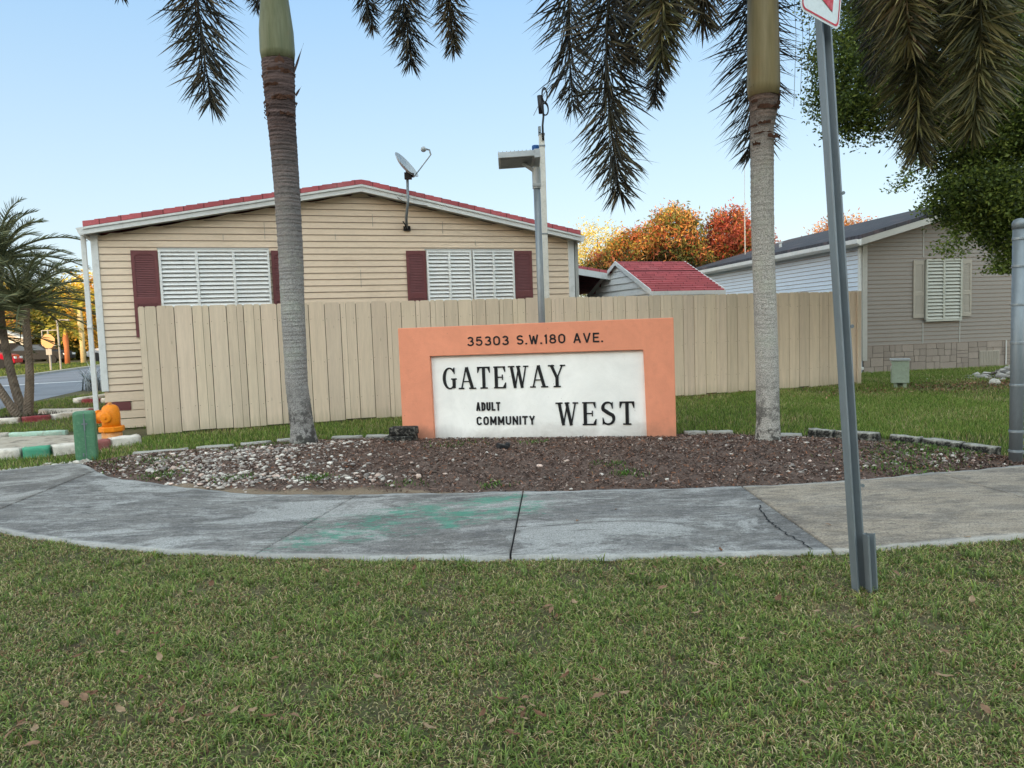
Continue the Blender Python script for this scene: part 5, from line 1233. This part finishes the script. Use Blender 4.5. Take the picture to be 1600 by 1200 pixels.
def flaps(parent, cx, cy, z0, z1, R0, n, seed, big=None):
    r = random.Random(seed); mb = MB()
    for i in range(n):
        z = r.uniform(z0, z1); a = r.uniform(0, 2*PI); span = r.uniform(.5, 1.6); hh = r.uniform(.02, .06); st = 6; vs = []; fs = []
        for j in range(st+1):
            t = a+span*(j/st-.5); e = .004+.02*r.random(); vs += [(cx+(R0)*math.cos(t), cy+R0*math.sin(t), z+r.uniform(-.008, .008)), (cx+(R0+e)*math.cos(t), cy+(R0+e)*math.sin(t), z+hh*r.uniform(.3, 1))]
        for j in range(st): fs.append((2*j, 2*j+1, 2*j+3, 2*j+2))
        mb.add(vs, fs)
    for (a, z, h_, o_) in (big or []):
        vs = []
        for j in range(7):
            q = j/6; t = a; w_ = .055*math.sin(PI*min(q+.25, 1))+.004; out = R0+o_*q; tx, ty = -math.sin(t), math.cos(t)
            vs += [(cx+out*math.cos(t)+tx*w_, cy+out*math.sin(t)+ty*w_, z+h_*q), (cx+out*math.cos(t)-tx*w_, cy+out*math.sin(t)-ty*w_, z+h_*q)]
        MB().add(vs, [(2*j, 2*j+1, 2*j+3, 2*j+2) for j in range(6)]).build('husk_tip', M['husk'], parent)
    return mb.build('husk', M['husk'], parent)

FC_dark = [lin(62, 62, 58), lin(74, 72, 58), lin(50, 52, 50), lin(84, 74, 56)]
FC_olive = [lin(112, 108, 68), lin(92, 90, 56), lin(132, 122, 80), lin(74, 76, 48), lin(60, 62, 42)]
FC_br = [lin(84, 78, 56), lin(108, 90, 62), lin(66, 62, 50)]
def palm_left():
    p = empty('foxtail_palm', (-2.66, 9.14, 0), 0, 'left foxtail palm with darker ringed trunk and green crownshaft', 'palm tree', 'foxtail palms in the mulch bed')
    ox, oy = -2.66, 9.14
    T = [(.04, 0, -.05, .21), (.03, 0, .05, .175), (.02, 0, .25, .143), (-.02, 0, .8, .134), (-.01, 0, 1.6, .139), (-.0, 0, 2.3, .143), (-.0, 0, 3.1, .148), (-.02, 0, 3.9, .158), (-.02, 0, 4.62, .185), (-.02, 0, 4.75, .18)]
    palm_trunk(p, T, M['palm_trunk_a'], 1)
    c = MB(); c.tube([(-.02, 0, 4.70), (-.02, 0, 4.80), (-.02, 0, 5.05), (-.02, 0, 5.4), (-.02, 0, 5.9), (-.02, 0, 6.3)], [.19, .205, .20, .165, .12, .08], 28); c.build('crownshaft', M['shaft_a'], p, smooth=True)
    flaps(p, -.02, 0, 4.0, 4.75, .182, 26, 3, [(0.15, 4.58, .34, .13), (.2, 4.3, .12, .08), (3.3, 4.2, .1, .05), (3.2, 4.5, .07, .04), (-1.2, 4.62, .1, .02)])
    top = np.array([-.02, 0, 6.2])
    def F(tip, ctrl, cols=FC_dark, **k): frond(p, top, np.array(ctrl)-[ox, oy, 0], np.array(tip)-[ox, oy, 0], cols=cols, **k)
    F((-3.04, 7.9, 3.86), (-3.4, 7.9, 7.6), seed=1, L=.58, n=105, per=4)
    F((-1.02, 8.6, 4.45), (-1.15, 8.7, 7.6), seed=2, L=.48, n=110)
    F((-.60, 9.6, 4.95), (-.55, 9.6, 7.7), seed=3, L=.46, n=110, cols=FC_br)
    F((-2.3, 7.1, 5.5), (-2.4, 8.0, 7.4), seed=4); F((-4.9, 9.9, 5.9), (-4.2, 9.4, 7.9), seed=5); F((-3.6, 11.4, 6.3), (-3.4, 10.8, 7.9), seed=6); F((-1.9, 11.4, 5.95), (-2.1, 10.8, 7.8), seed=7); F((-4.9, 8.2, 6.4), (-4.0, 8.5, 8.0), seed=8); F((-2.8, 9.4, 8.6), (-2.6, 9.2, 7.6), seed=9)
palm_left()
def palm_right():
    ox, oy = 2.76, 7.97
    p = empty('foxtail_palm', (ox, oy, 0), 0, 'right foxtail palm with pale grey trunk and tan crownshaft', 'palm tree', 'foxtail palms in the mulch bed')
    T = [(.02, 0, -.05, .16), (.02, 0, .05, .138), (.02, 0, .3, .121), (.0, 0, 1.4, .118), (-.02, 0, 2.1, .114), (-.02, 0, 3.4, .117), (.0, 0, 3.6, .138), (.0, 0, 3.8, .150)]
    palm_trunk(p, T, M['palm_trunk_b'], 2, .004)
    c = MB(); c.tube([(.0, 0, 3.74), (.0, 0, 3.86), (.0, 0, 4.2), (.0, 0, 4.7), (.0, 0, 5.2), (0, 0, 5.7)], [.155, .168, .163, .155, .12, .07], 28); c.build('crownshaft', M['shaft_b'], p, smooth=True)
    flaps(p, 0, 0, 3.2, 3.82, .15, 20, 5, [(.2, 3.66, .22, .03), (3.4, 3.8, .12, .02), (-.3, 3.3, .06, .03)])
    top = np.array([0, 0, 5.6])
    def F(tip, ctrl, cols=FC_dark, **k): frond(p, top, np.array(ctrl)-[ox, oy, 0], np.array(tip)-[ox, oy, 0], cols=cols, **k)
    F((1.10, 7.2, 2.66), (.62, 7.3, 6.3), seed=21, L=.60, n=120, per=4, cols=FC_dark+FC_br[:1], start=.2)
    F((.74, 7.9, 3.72), (.50, 7.9, 7.2), seed=31, L=.62, n=95, per=4); F((1.3, 7.5, 4.0), (1.2, 7.6, 6.9), seed=33, L=.6, n=85, per=4, cols=FC_dark+FC_br)
    F((1.40, 6.6, 3.72), (1.55, 6.9, 6.6), seed=22, L=.52, n=110, cols=FC_olive+FC_br)
    F((1.85, 6.9, 4.1), (1.9, 7.1, 6.4), seed=32, L=.5, n=90, cols=FC_br)
    F((3.02, 9.1, 3.42), (3.2, 9.5, 7.0), seed=23, L=.68, n=110, per=4)
    F((3.86, 7.0, 2.92), (4.0, 7.2, 6.3), seed=24, L=.58, n=130, per=6, cols=FC_olive+FC_dark[1:2])
    F((4.06, 6.5, 3.0), (4.6, 6.7, 6.4), seed=25, L=.62, n=140, per=6, cols=FC_olive)
    F((4.6, 7.2, 3.5), (4.8, 7.3, 6.6), seed=26, L=.6, n=110, per=5, cols=FC_olive)
    F((3.5, 6.5, 3.75), (3.6, 6.9, 6.3), seed=27, L=.56, n=110, per=5, cols=FC_olive+FC_br)
    F((4.4, 8.9, 4.2), (4.4, 8.8, 6.9), seed=28); F((2.0, 9.9, 4.3), (2.2, 9.6, 7.0), seed=29); F((2.7, 8.1, 8.0), (2.8, 7.9, 7.2), seed=30)
    g = MB()
    for k in range(4):
        x = .28+.07*k; g.tube([(x, -.1, 4.9), (x+.02, -.12, 4.3), (x, -.1, 3.6+.12*k)], .0025, 4)
    g.build('dry_strand', M['darkwood'], p)
palm_right()

def leaf_quads(P, L, W, cols, up=.2, droop=0., r=rng):
    n = len(P); D = r.normal(0, 1, (n, 3)); D[:, 2] = D[:, 2]*.6-droop; D /= np.linalg.norm(D, axis=1)[:, None]
    S = np.cross(D, r.normal(0, 1, (n, 3))); S /= np.linalg.norm(S, axis=1)[:, None]
    l = (L*r.uniform(.7, 1.3, n))[:, None]; w_ = (W*r.uniform(.7, 1.3, n))[:, None]; Nn = np.cross(D, S)
    V = np.stack([P-D*l/2, P+S*w_/2+Nn*l*.05, P+D*l/2, P-S*w_/2+Nn*l*.05], 1).reshape(-1, 3)
    F = (np.arange(n)*4)[:, None]+np.arange(4); return V, F, cols.repeat(4, 0)
def clumps(blobs, ncl, per, clr, r, hollow=.45, drop=0):
    """blobs: list (cx,cy,cz,rx,ry,rz,weight). returns leaf positions and a 0..1 outerness/height"""
    wts = np.array([b[6] for b in blobs]); idx = r.choice(len(blobs), ncl, p=wts/wts.sum()); B = np.array([b[:6] for b in blobs])[idx]
    d = r.normal(0, 1, (ncl, 3)); d /= np.linalg.norm(d, axis=1)[:, None]; rad = (hollow**3+(1-hollow**3)*r.random(ncl))**(1/3); ctr = B[:, :3]+d*rad[:, None]*B[:, 3:6]
    P = np.repeat(ctr, per, 0)+r.normal(0, 1, (ncl*per, 3))*clr
    if drop: P[:, 2] -= np.abs(r.normal(0, drop, len(P)))
    return P, np.repeat(ctr, per, 0), np.repeat(rad, per), np.repeat(d, per, 0)
def limb_tree(parent, base, limbs, mat=None, r0=.2):
    mb = MB()
    for pts, a, b in limbs:
        n = len(pts); mb.tube(pts, [a+(b-a)*i/(n-1) for i in range(n)], 8)
    return mb.build('trunk', mat or M['darkwood'], parent, smooth=True)

def big_tree():
    r = np.random.default_rng(11); ox, oy = 10.4, 12.8
    t = empty('shade_tree', (ox, oy, 0), 0, 'large dark green shade tree overhanging the grey house from the right', 'tree')
    limb_tree(t, None, [([(0, 0, -.1), (-.1, 0, 1.2), (-.2, 0, 2.6), (-.3, 0, 4)], .26, .16), ([(-.2, 0, 2.6), (-1.2, -.4, 3.6), (-2.6, -.8, 4.3), (-4.2, -1.2, 4.9)], .12, .03), ([(-.3, 0, 3.6), (-1.4, .5, 5), (-2.8, .8, 6)], .11, .03), ([(-.3, 0, 4), (.4, .3, 5.5), (.8, .2, 7)], .14, .04), ([(-.2, 0, 3.0), (-1.5, -.9, 3.4), (-3.0, -1.6, 3.2), (-3.6, -1.8, 2.8)], .07, .015), ([(-2.6, -.8, 4.3), (-3.4, -1.2, 3.9), (-4.3, -1.5, 3.5)], .03, .01)])
    # blobs in world coords then shifted
    bl = [(6.6, 11.6, 5.6, 1.9, 1.6, 1.35, 6), (8.4, 12.2, 5.3, 1.8, 1.8, 1.5, 5), (8.6, 12.0, 3.9, 1.4, 1.4, 1.1, 5), (7.3, 11.4, 4.3, 1.2, 1.2, .8, 3), (5.5, 11.2, 4.9, .9, .9, .7, 2), (7.0, 11.0, 3.15, .75, .6, .42, 1.6), (7.7, 11.2, 2.6, .55, .6, .5, 1.2), (10.3, 12.8, 6.4, 2.4, 2.2, 1.6, 3), (6.2, 11.6, 6.8, 1.8, 1.5, .8, 2), (11.6, 12.9, 4.4, 1.6, 1.6, 1.3, 2), (5.15, 11.1, 4.35, .35, .4, .35, .3)]
    P, ctr, rad, d = clumps(bl, 4300, 44, .09, r, .4, .09)
    # hanging sprigs below
    hang = []
    for (x, y, z, L_, nn) in [(6.55, 10.9, 3.0, .75, 420), (6.75, 11.0, 2.9, .7, 300), (7.35, 11.0, 2.7, .75, 520), (7.55, 11.1, 2.5, .55, 460), (7.2, 11.1, 2.9, .5, 400), (7.75, 11.1, 2.6, .4, 300), (5.9, 11.0, 3.7, .5, 260), (6.3, 11, 3.4, .55, 300), (4.95, 11.1, 4.4, .3, 70)]:
        q = r.random(nn)**.8; hang.append(np.stack([x+r.normal(0, .10, nn)+.12*np.sin(q*5), y+r.normal(0, .12, nn), z-q*L_], 1))
    H = np.concatenate(hang)
    c = np.array([lin(88, 104, 46), lin(110, 126, 56), lin(60, 74, 38), lin(136, 146, 68)])[r.choice(4, len(P), p=[.35, .25, .3, .1])]*r.uniform(.6, 1.25, (len(P), 1))
    c2 = np.array([lin(108, 128, 56), lin(128, 142, 68), lin(86, 104, 48)])[r.choice(3, len(H))]*r.uniform(.7, 1.2, (len(H), 1))
    PP = np.concatenate([P, H])-[ox, oy, 0]; V, F, cc = leaf_quads(PP, .062, .030, np.concatenate([c, c2]), droop=.4, r=r)
    np_mesh('crown', V, F, M['leaf'], cc, t)
big_tree()

def leafy_tree(name, loc, blobs, pal_top, pal_low, label, group, L=.22, W=.08, ncl=500, per=20, clr=.22, zsplit=.45, seed=0, trunk_h=None, droop=.8, hollow=.6):
    r = np.random.default_rng(seed); t = empty(name, loc, 0, label, 'tree', group)
    P, ctr, rad, d = clumps(blobs, ncl, per, clr, r, hollow)
    zs = ctr[:, 2]; z0, z1 = np.percentile(zs, 3), np.percentile(zs, 97); k = (zs-z0)/(z1-z0)+.35*d[:, 2]*rad+r.normal(0, .05, len(zs)); 
    hue = np.repeat(r.random(ncl), per)
    a = np.array(pal_top); b = np.array(pal_low); ct = a[np.clip((hue*len(a)).astype(int), 0, len(a)-1)]; cb = b[r.choice(len(b), len(P))]
    m = (k+r.normal(0, .12, len(k)) > zsplit)[:, None]; c = np.where(m, ct, cb)*r.uniform(.65, 1.25, (len(P), 1))
    V, F, cc = leaf_quads(P, L, W, c, droop=droop, r=r); np_mesh('crown', V, F, M['leaf'], cc, t)
    bx = np.mean([q[0] for q in blobs]); zt = min(q[2] for q in blobs); lm = [([(0, 0, -.1), (.05, 0, zt*.5), (bx*.3, 0, zt)], .18, .12)]
    for q in blobs: lm.append(([(bx*.3, 0, zt*.8), (q[0]*.6, q[1]*.6, (zt+q[2])/2), (q[0], q[1], q[2]+q[5]*.4)], .09, .02))
    limb_tree(t, None, lm); return t
OR = [lin(206, 136, 80), lin(186, 104, 70), lin(214, 164, 92), lin(128, 128, 62), lin(186, 104, 66), lin(216, 180, 90), lin(112, 112, 58), lin(132, 134, 66), lin(220, 146, 70)]
RD = [lin(196, 104, 76), lin(176, 84, 66), lin(204, 130, 82), lin(126, 122, 62), lin(164, 84, 68), lin(150, 90, 66)]
GR = [lin(70, 84, 40), lin(52, 62, 34), lin(96, 84, 50), lin(84, 62, 48)]
YL = [lin(238, 206, 80), lin(220, 190, 74), lin(244, 220, 120), lin(180, 170, 70)]
gm_ = 'orange flushed mango trees behind the shed'
leafy_tree('mango_tree', (5.6, 30, 0), [(1.1, 0, 4.8, 1.1, 1.2, 1.15, 4), (-.3, .3, 4.1, 1.3, 1.2, 1.1, 4), (-1.4, 0, 3.4, 1.2, 1.2, .95, 3), (1.4, 0, 3.6, 1.3, 1.3, 1.1, 3), (0, 0, 2.6, 2.2, 1.6, 1.2, 3)], OR, GR, 'wider mango tree flushed orange and yellow behind the shed', gm_, .17, .055, 1500, 26, .17, .56, 1)
leafy_tree('mango_tree', (9.2, 31, 0), [(.1, 0, 4.7, 1.15, 1.2, 1.25, 4), (.8, 0, 3.9, 1.3, 1.2, 1.2, 3), (-1.0, .3, 3.6, 1.2, 1.2, 1.1, 3), (.2, 0, 2.8, 1.8, 1.5, 1.1, 2)], RD, GR, 'redder mango tree just left of the right palm trunk', gm_, .17, .055, 1200, 26, .17, .42, 2)
leafy_tree('mango_tree', (15.3, 34, 0), [(0, 0, 4.9, 1.3, 1.2, 1.0, 3), (1.0, 0, 4.6, 1.1, 1.2, 1.0, 3), (-.9, 0, 4.2, 1, 1, .8, 2), (0, 0, 3.4, 1.6, 1.5, 1.2, 2)], OR[:3]+[lin(150, 110, 70)], GR, 'mango tree crown showing over the grey house roof', gm_, .16, .05, 600, 22, .2, .5, 3)
leafy_tree('yellow_tree', (4.6, 38, 0), [(0, 0, 5.3, 1.5, 1.3, 1.15, 4), (-.9, 0, 4.3, 1.2, 1.2, 1.2, 3), (.9, 0, 4.2, 1.3, 1.2, 1.2, 3), (0, 0, 3.0, 1.6, 1.4, 1.2, 2)], YL, [lin(170, 160, 70), lin(120, 126, 60)], 'thin yellow green tree rising at the right eave of the tan house', None, .15, .055, 460, 20, .28, .35, 4, droop=.2)
ant = MB(); ant.tube([(8.63, 27, 0), (8.63, 27, 5.7)], .02, 6); ant.tube([(8.63, 27, 5.7), (8.65, 27, 7.7)], .009, 5); tag(ant.build('antenna_mast', M['galv']), 'thin whip antenna standing before the red mango tree', 'antenna')

# --- date palms left
def date_palm(loc, trunk, label, seed, fl=1.45, nf=36):
    r = random.Random(seed); p = empty('date_palm', loc, 0, label, 'palm tree', 'slender date palms left of the tan house')
    n = len(trunk); mb = MB(); pts = []
    C_ = bez(trunk[0], trunk[1], trunk[2], 40); N = 14; vs = []
    for i, c in enumerate(C_):
        rad = .062+.03*(1-i/39)**3+.05*max(0, i/39-.85)/.15
        for k in range(N):
            t = 2*PI*k/N+i*.4; rr = rad*(1+.16*((k+i) % 2)); vs.append((c[0]+rr*math.cos(t), c[1]+rr*math.sin(t), c[2]))
    fs = [(i*N+k, i*N+(k+1) % N, (i+1)*N+(k+1) % N, (i+1)*N+k) for i in range(39) for k in range(N)]; mb.add(vs, fs); mb.build('trunk', M['datetrunk'], p)
    top = np.array(C_[-1])
    for i in range(nf):
        a = i*2.4+r.uniform(-.2, .2); el = 1.45-1.75*(i/nf); L = fl*r.uniform(.85, 1.1)
        d = np.array([math.cos(a)*math.cos(el), math.sin(a)*math.cos(el), math.sin(el)]); mid = top+d*L*.6+np.array([0, 0, .08]); tip = top+d*L*.85+np.array([math.cos(a)*.25*L, math.sin(a)*.25*L, -.30*L*(.2+.8*math.cos(el))])
        frond(p, top, mid, tip, .30, .014, 46, 2, [lin(98, 106, 72), lin(72, 80, 56), lin(130, 132, 96)], planar=True, start=.08, seed=seed*100+i, droop=.25, fwd=.7)
date_palm((-9.42, 14.2, 0), [(0, 0, -.05), (.22, 0, 1.0), (.10, 0, 2.15)], 'shorter straight date palm whose crown spreads before the yellow trees', 4)
date_palm((-9.50, 14.3, 0), [(0, 0, -.05), (-.55, .2, 1.2), (-.50, .3, 3.05)], 'taller date palm leaning left out of the picture edge', 5, 1.5)
date_palm((-9.48, 14.1, 0), [(0, 0, -.05), (-.5, 0, .8), (-.95, 0, 1.75)], 'shortest date palm stem curving hard to the left', 6, 1.3, 26)

# --- sunlit far background on the left
gt = 'golden lit trees beyond the road'
BG = [((-42, 62, 0), [(0, 0, 4.2, 3.2, 2, 2.4, 3), (2, 0, 2.6, 2.6, 2, 2, 2), (-2, 0, 3, 2.5, 2, 2, 2)], YL+OR[:1], [lin(140, 130, 50), lin(200, 150, 60)], 'tall golden tree far left behind the little white house'),
      ((-37.2, 61, 0), [(0, 0, 4.0, 2.2, 2, 2.4, 3), (.6, 0, 2.0, 2.0, 2, 1.8, 2)], [lin(110, 120, 50), lin(90, 104, 46), lin(150, 140, 60)], [lin(60, 74, 34), lin(84, 92, 40)], 'green tree behind the far sign post'),
      ((-33.6, 60, 0), [(0, 0, 4.6, 2.2, 2, 2.4, 3), (.8, 0, 2.6, 2.4, 2, 2.2, 2)], YL+[lin(226, 160, 60)], [lin(150, 130, 50), lin(190, 150, 60)], 'golden tree behind the orange trunked palm'),
      ((-30.6, 63, 0), [(0, 0, 4.4, 2.4, 2, 2.6, 3), (0, 0, 2.0, 2.4, 2, 1.8, 2)], YL+OR[:1], [lin(120, 124, 50), lin(180, 150, 60)], 'golden green tree showing along the white downspout'),
      ((-47, 66, 0), [(0, 0, 5.0, 3.4, 2, 3, 3), (0, 0, 2.0, 2.8, 2, 2, 2)], YL, [lin(120, 124, 50)], 'golden tree at the extreme left edge'),
      ((-26, 66, 0), [(0, 0, 4.4, 3, 2, 2.2, 3)], YL, GR, 'yellow green tree mostly hidden behind the tan house')]
for i, (loc, bl, a, b, lb) in enumerate(BG): leafy_tree('broadleaf_tree', loc, bl, a, b, lb, gt, .30, .15, 420, 20, .4, .3, 50+i, droop=.2, hollow=.3)
def hedge_row():
    r = np.random.default_rng(3); n = 22000; X = r.uniform(-56, -24, n); Y = 64+r.normal(0, .8, n); h = 2.6+.8*np.sin(X*.7)+.5*np.sin(X*1.9); Z = h*r.random(n)**.8
    c = np.array([lin(90, 100, 40), lin(150, 136, 50), lin(220, 176, 66), lin(60, 66, 32)])[r.choice(4, n, p=[.35, .25, .2, .2])]
    V, F, cc = leaf_quads(np.stack([X, Y, Z], 1), .4, .22, c, r=r); o = np_mesh('undergrowth', V, F, M['leaf'], cc); tag(o, 'mixed green and golden undergrowth under the far trees', 'undergrowth', kind='stuff')
    tag(MB().box(-58, -22, 65.5, 66, 0, 2.6).build('far_hedge', paint('dark hedge', lin(50, 58, 30), .9, .4, scale=2, bump=.8)), 'dark clipped hedge closing the view behind the far trees', 'hedge')
hedge_row()
def slim_palm(loc, h_, col, label, crown, seed, tr=.14):
    p = empty('royal_palm', loc, 0, label, 'palm tree', 'sunlit palms beyond the road'); MB().tube([(0, 0, -.1), (.02, 0, h_*.5), (0, 0, h_*.72), (0, 0, h_)], [tr*1.1, tr, tr*1.25, tr*.7], 12).build('trunk', paint('sunlit palm trunk '+str(seed), col, .8, .15, dirt_amt=.4, scale=4), p, smooth=True)
    r = random.Random(seed)
    for i in range(15):
        a = i*2.4; el = 1.2-1.5*i/15; L = crown*r.uniform(.85, 1.1); top = np.array([0, 0, h_]); d = np.array([math.cos(a)*math.cos(el), math.sin(a)*math.cos(el), math.sin(el)])
        frond(p, top, top+d*L*.6+[0, 0, .2], top+d*L+[0, 0, -.5*L*math.cos(el)], .42, .05, 26, 2, [lin(176, 168, 60), lin(200, 180, 70), lin(110, 120, 50)], planar=True, seed=seed*50+i, droop=.5)
slim_palm((-30.1, 50, 0), 2.3, lin(186, 112, 70), 'short palm with bright orange trunk beyond the road', 1.3, 1, .15)
slim_palm((-29.3, 50.5, 0), 3.9, lin(206, 186, 140), 'pale trunked palm right of the orange trunked palm', 1.9, 2, .16)
def far_house():
    h = empty('bungalow', (-43.4, 58, 0), R(15), 'small white gabled house far left behind the date palms', 'house')
    w_ = MB(); w_.prism([(0, 0), (4.5, 0), (4.5, 1.9), (2.25, 2.75), (0, 1.9)], 0, 8); w_.build('wall', M['wallwhite'], h)
    r = MB(); r.prism([(-.4, 1.78), (2.25, 2.78), (2.25, 2.92), (-.4, 1.92)], -.5, 8.3); r.prism([(2.25, 2.78), (4.9, 1.78), (4.9, 1.92), (2.25, 2.92)], -.5, 8.3); r.build('roof', M['trim'], h)
    o_ = MB(); o_.box(2.6, 4.3, -.03, -.004, .1, 1.6); o_.build('garage_opening', M['dark'], h); MB().box(2.45, 2.55, -.06, .0, 0, 1.75).build('post', M['trim'], h)
    MB().box(.5, 1.8, -.03, -.004, .7, 1.5).build('window', M['glass'], h)
far_house()
def car(loc, rz, mat, label, sx=1):
    c = empty('parked_car', loc, rz, label, 'car', 'cars parked beyond the road')
    side = [(-2.2, .35), (-2.15, .75), (-1.9, .92), (-1.45, .98), (-.9, 1.38), (.5, 1.42), (1.25, .98), (2.0, .85), (2.2, .6), (2.2, .35)]
    n = len(side); b = MB(); ys = [-.85, -.78, .78, .85]
    b.prism([(x, z) for x, z in side if z < 1.0][:4]+[(-1.45, .98), (1.25, .98)]+side[7:], -.85, .85); b.build('body', mat, c, bevel=.05)
    r = MB(); r.add([(-1.45, -.8, .97), (1.25, -.8, .97), (.5, -.62, 1.42), (-.9, -.62, 1.40), (-1.45, .8, .97), (1.25, .8, .97), (.5, .62, 1.42), (-.9, .62, 1.40)], [(0, 1, 2, 3), (7, 6, 5, 4), (3, 2, 6, 7), (0, 3, 7, 4), (1, 5, 6, 2)]); r.build('cabin', mat, c, bevel=.03)
    g = MB()
    for s_ in (-1, 1): y = lambda z: s_*(.8-(z-.97)*.4+.004); g.add([(-1.2, y(1.02), 1.02), (.98, y(1.02), 1.02), (.45, y(1.36), 1.36), (-.82, y(1.36), 1.36)], [(0, 1, 2, 3)])
    g.add([(1.2, -.7, 1.02), (1.2, .7, 1.02), (.6, .58, 1.38), (.6, -.58, 1.38)], [(0, 1, 2, 3)]); g.add([(-1.43, -.7, 1.02), (-1.43, .7, 1.02), (-.98, .58, 1.36), (-.98, -.58, 1.36)], [(0, 1, 2, 3)]); g.build('window', M['glass'], c)
    for x in (-1.35, 1.4):
        for y in (-.8, .8): w_ = MB(); w_.lathe([(.2, -.1), (.32, -.1), (.33, 0), (.32, .1), (.2, .1)], (x, y, .33), Matrix.Rotation(R(90), 4, 'X'), 18); w_.build('wheel', M['rubber'], c)
    for y in (-.62, .62):
        MB().cbox((-2.16, y, .78), .08, .34, .14).build('tail_light', M['red'], c); MB().cbox((2.17, y, .68), .08, .34, .13).build('headlight', M['trim'], c)
car((-31.6, 43.5, 0), R(20), M['carred'], 'red car parked behind the date palm trunks')
car((-33.4, 52, 0), R(5), M['rubber'], 'black car parked in shade left of the far sign post')
car((-29.6, 56, 0), R(175), M['carsilver'], 'pale car parked behind the pale trunked palm')
def stop_sign():
    s = empty('octagon_sign', (-23.75, 38, 0), 0, 'octagonal traffic sign on a thin post across the road', 'sign')
    MB().tube([(0, 0, 0), (0, 0, 1.9)], .05, 8).build('post', M['trim_beige'], s)
    o_ = MB(); pts = [(.38*math.cos(R(22.5+45*i)), 1.55+.38*math.sin(R(22.5+45*i))) for i in range(8)]; o_.prism(pts, -.07, -.055); o_.build('sign_plate', paint('dull sign back', lin(196, 150, 96), .5, .08), s)
    MB().box(-.15, .15, -.07, -.055, .85, 1.15).build('lower_plate', M['trim_beige'], s)
stop_sign()
def lamp():
    s = empty('street_lamp', (-23.85, 39, 0), 0, 'thin street lamp with a short arm above the octagonal sign', 'street lamp'); MB().tube([(0, 0, 0), (0, 0, 2.62)], .045, 8).build('pole', M['trim_beige'], s); b = MB(); b.box(-.03, .62, -.05, .05, 2.6, 2.68); b.build('lamp_arm', M['trim_beige'], s)
lamp()
def bb():
    o_ = MB(); 
    for i in range(4): pass
    s = empty('basketball_hoop', (-25.2, 40.3, 0), 0, 'pale frame of a basketball board left of the octagonal sign', 'basketball hoop')
    MB().tube([(0, 0, 0), (0, 0, 2.2)], .04, 8).build('pole', M['trim_beige'], s)
    f = MB(); f.box(-.35, .55, -.02, .02, 2.13, 2.17); f.box(-.35, .55, -.02, .02, 1.3, 1.34); f.box(-.35, -.31, -.021, .021, 1.3, 2.17); f.box(.51, .55, -.021, .021, 1.3, 2.17); f.build('board_frame', M['trim_beige'], s)
bb()
def spiky():
    p = empty('agave_plant', (-12.3, 21.6, 0), 0, 'silvery spiky plant beside the white downspout at the road edge', 'plant'); r = np.random.default_rng(4); n = 160
    az = r.uniform(0, 2*PI, n); X = r.normal(0, .12, n); Y = r.normal(0, .12, n)
    o = blades('spiky_leaves', X, Y, np.zeros(n), r.uniform(.4, .95, n), r.uniform(.03, .05, n), np.array([lin(196, 204, 212), lin(140, 150, 156), lin(60, 70, 60)])[r.choice(3, n)], .9, 3, kind='thing'); del o['kind']; del o['category']; o.parent = p
spiky()
# dark tussock at the foot of the palms
def ring_soil():
    mb = MB(); mb.add([(-10.2, 13.1, .008), (-8.9, 13.3, .008), (-8.35, 14.2, .008), (-8.4, 14.6, .008), (-9.6, 14.7, .008), (-10.4, 14.4, .008)], [(0, 1, 2, 3, 4, 5)]); mb.build('palm_ring_soil', M['mulch'], kind='structure')
    r = np.random.default_rng(8); n = 260; blades('bed_weeds', r.normal(-9.3, .3, n), r.normal(14.0, .3, n), np.zeros(n), r.uniform(.05, .16, n), r.uniform(.012, .02, n), pick(n, [lin(50, 44, 38), lin(70, 80, 46)], [1, 1]), .9, 2, label='dark weeds at the foot of the date palms', cat='weeds')
ring_soil()

# --- unseen tree row added behind the camera to cast evening shade over the foreground
def shade_row():
    r = np.random.default_rng(6); xs = np.linspace(-50, 62, 120); n = len(xs)
    topz = 15.2+.9*np.sin(xs*.31)+.6*np.sin(xs*.83+1)+.4*np.sin(xs*2.1)+r.normal(0, .2, n); K = 14; vs = []
    for i, x in enumerate(xs):
        for k in range(K):
            q = k/(K-1); vs.append((x, -32+1.2*math.sin(q*PI)*(1+.4*math.sin(x*1.3+k))+r.normal(0, .15), q*topz[i]))
    fs = [(i*K+k, (i+1)*K+k, (i+1)*K+k+1, i*K+k+1) for i in range(n-1) for k in range(K-1)]
    o = MB().add(vs, fs).build('shade_treeline', paint('added shade trees', lin(60, 72, 36), .9, .5, scale=.6, bump=1, fine=4)); tag(o, 'unseen row of tall trees added behind the viewer to shade the foreground', 'trees', kind='stuff')
shade_row()
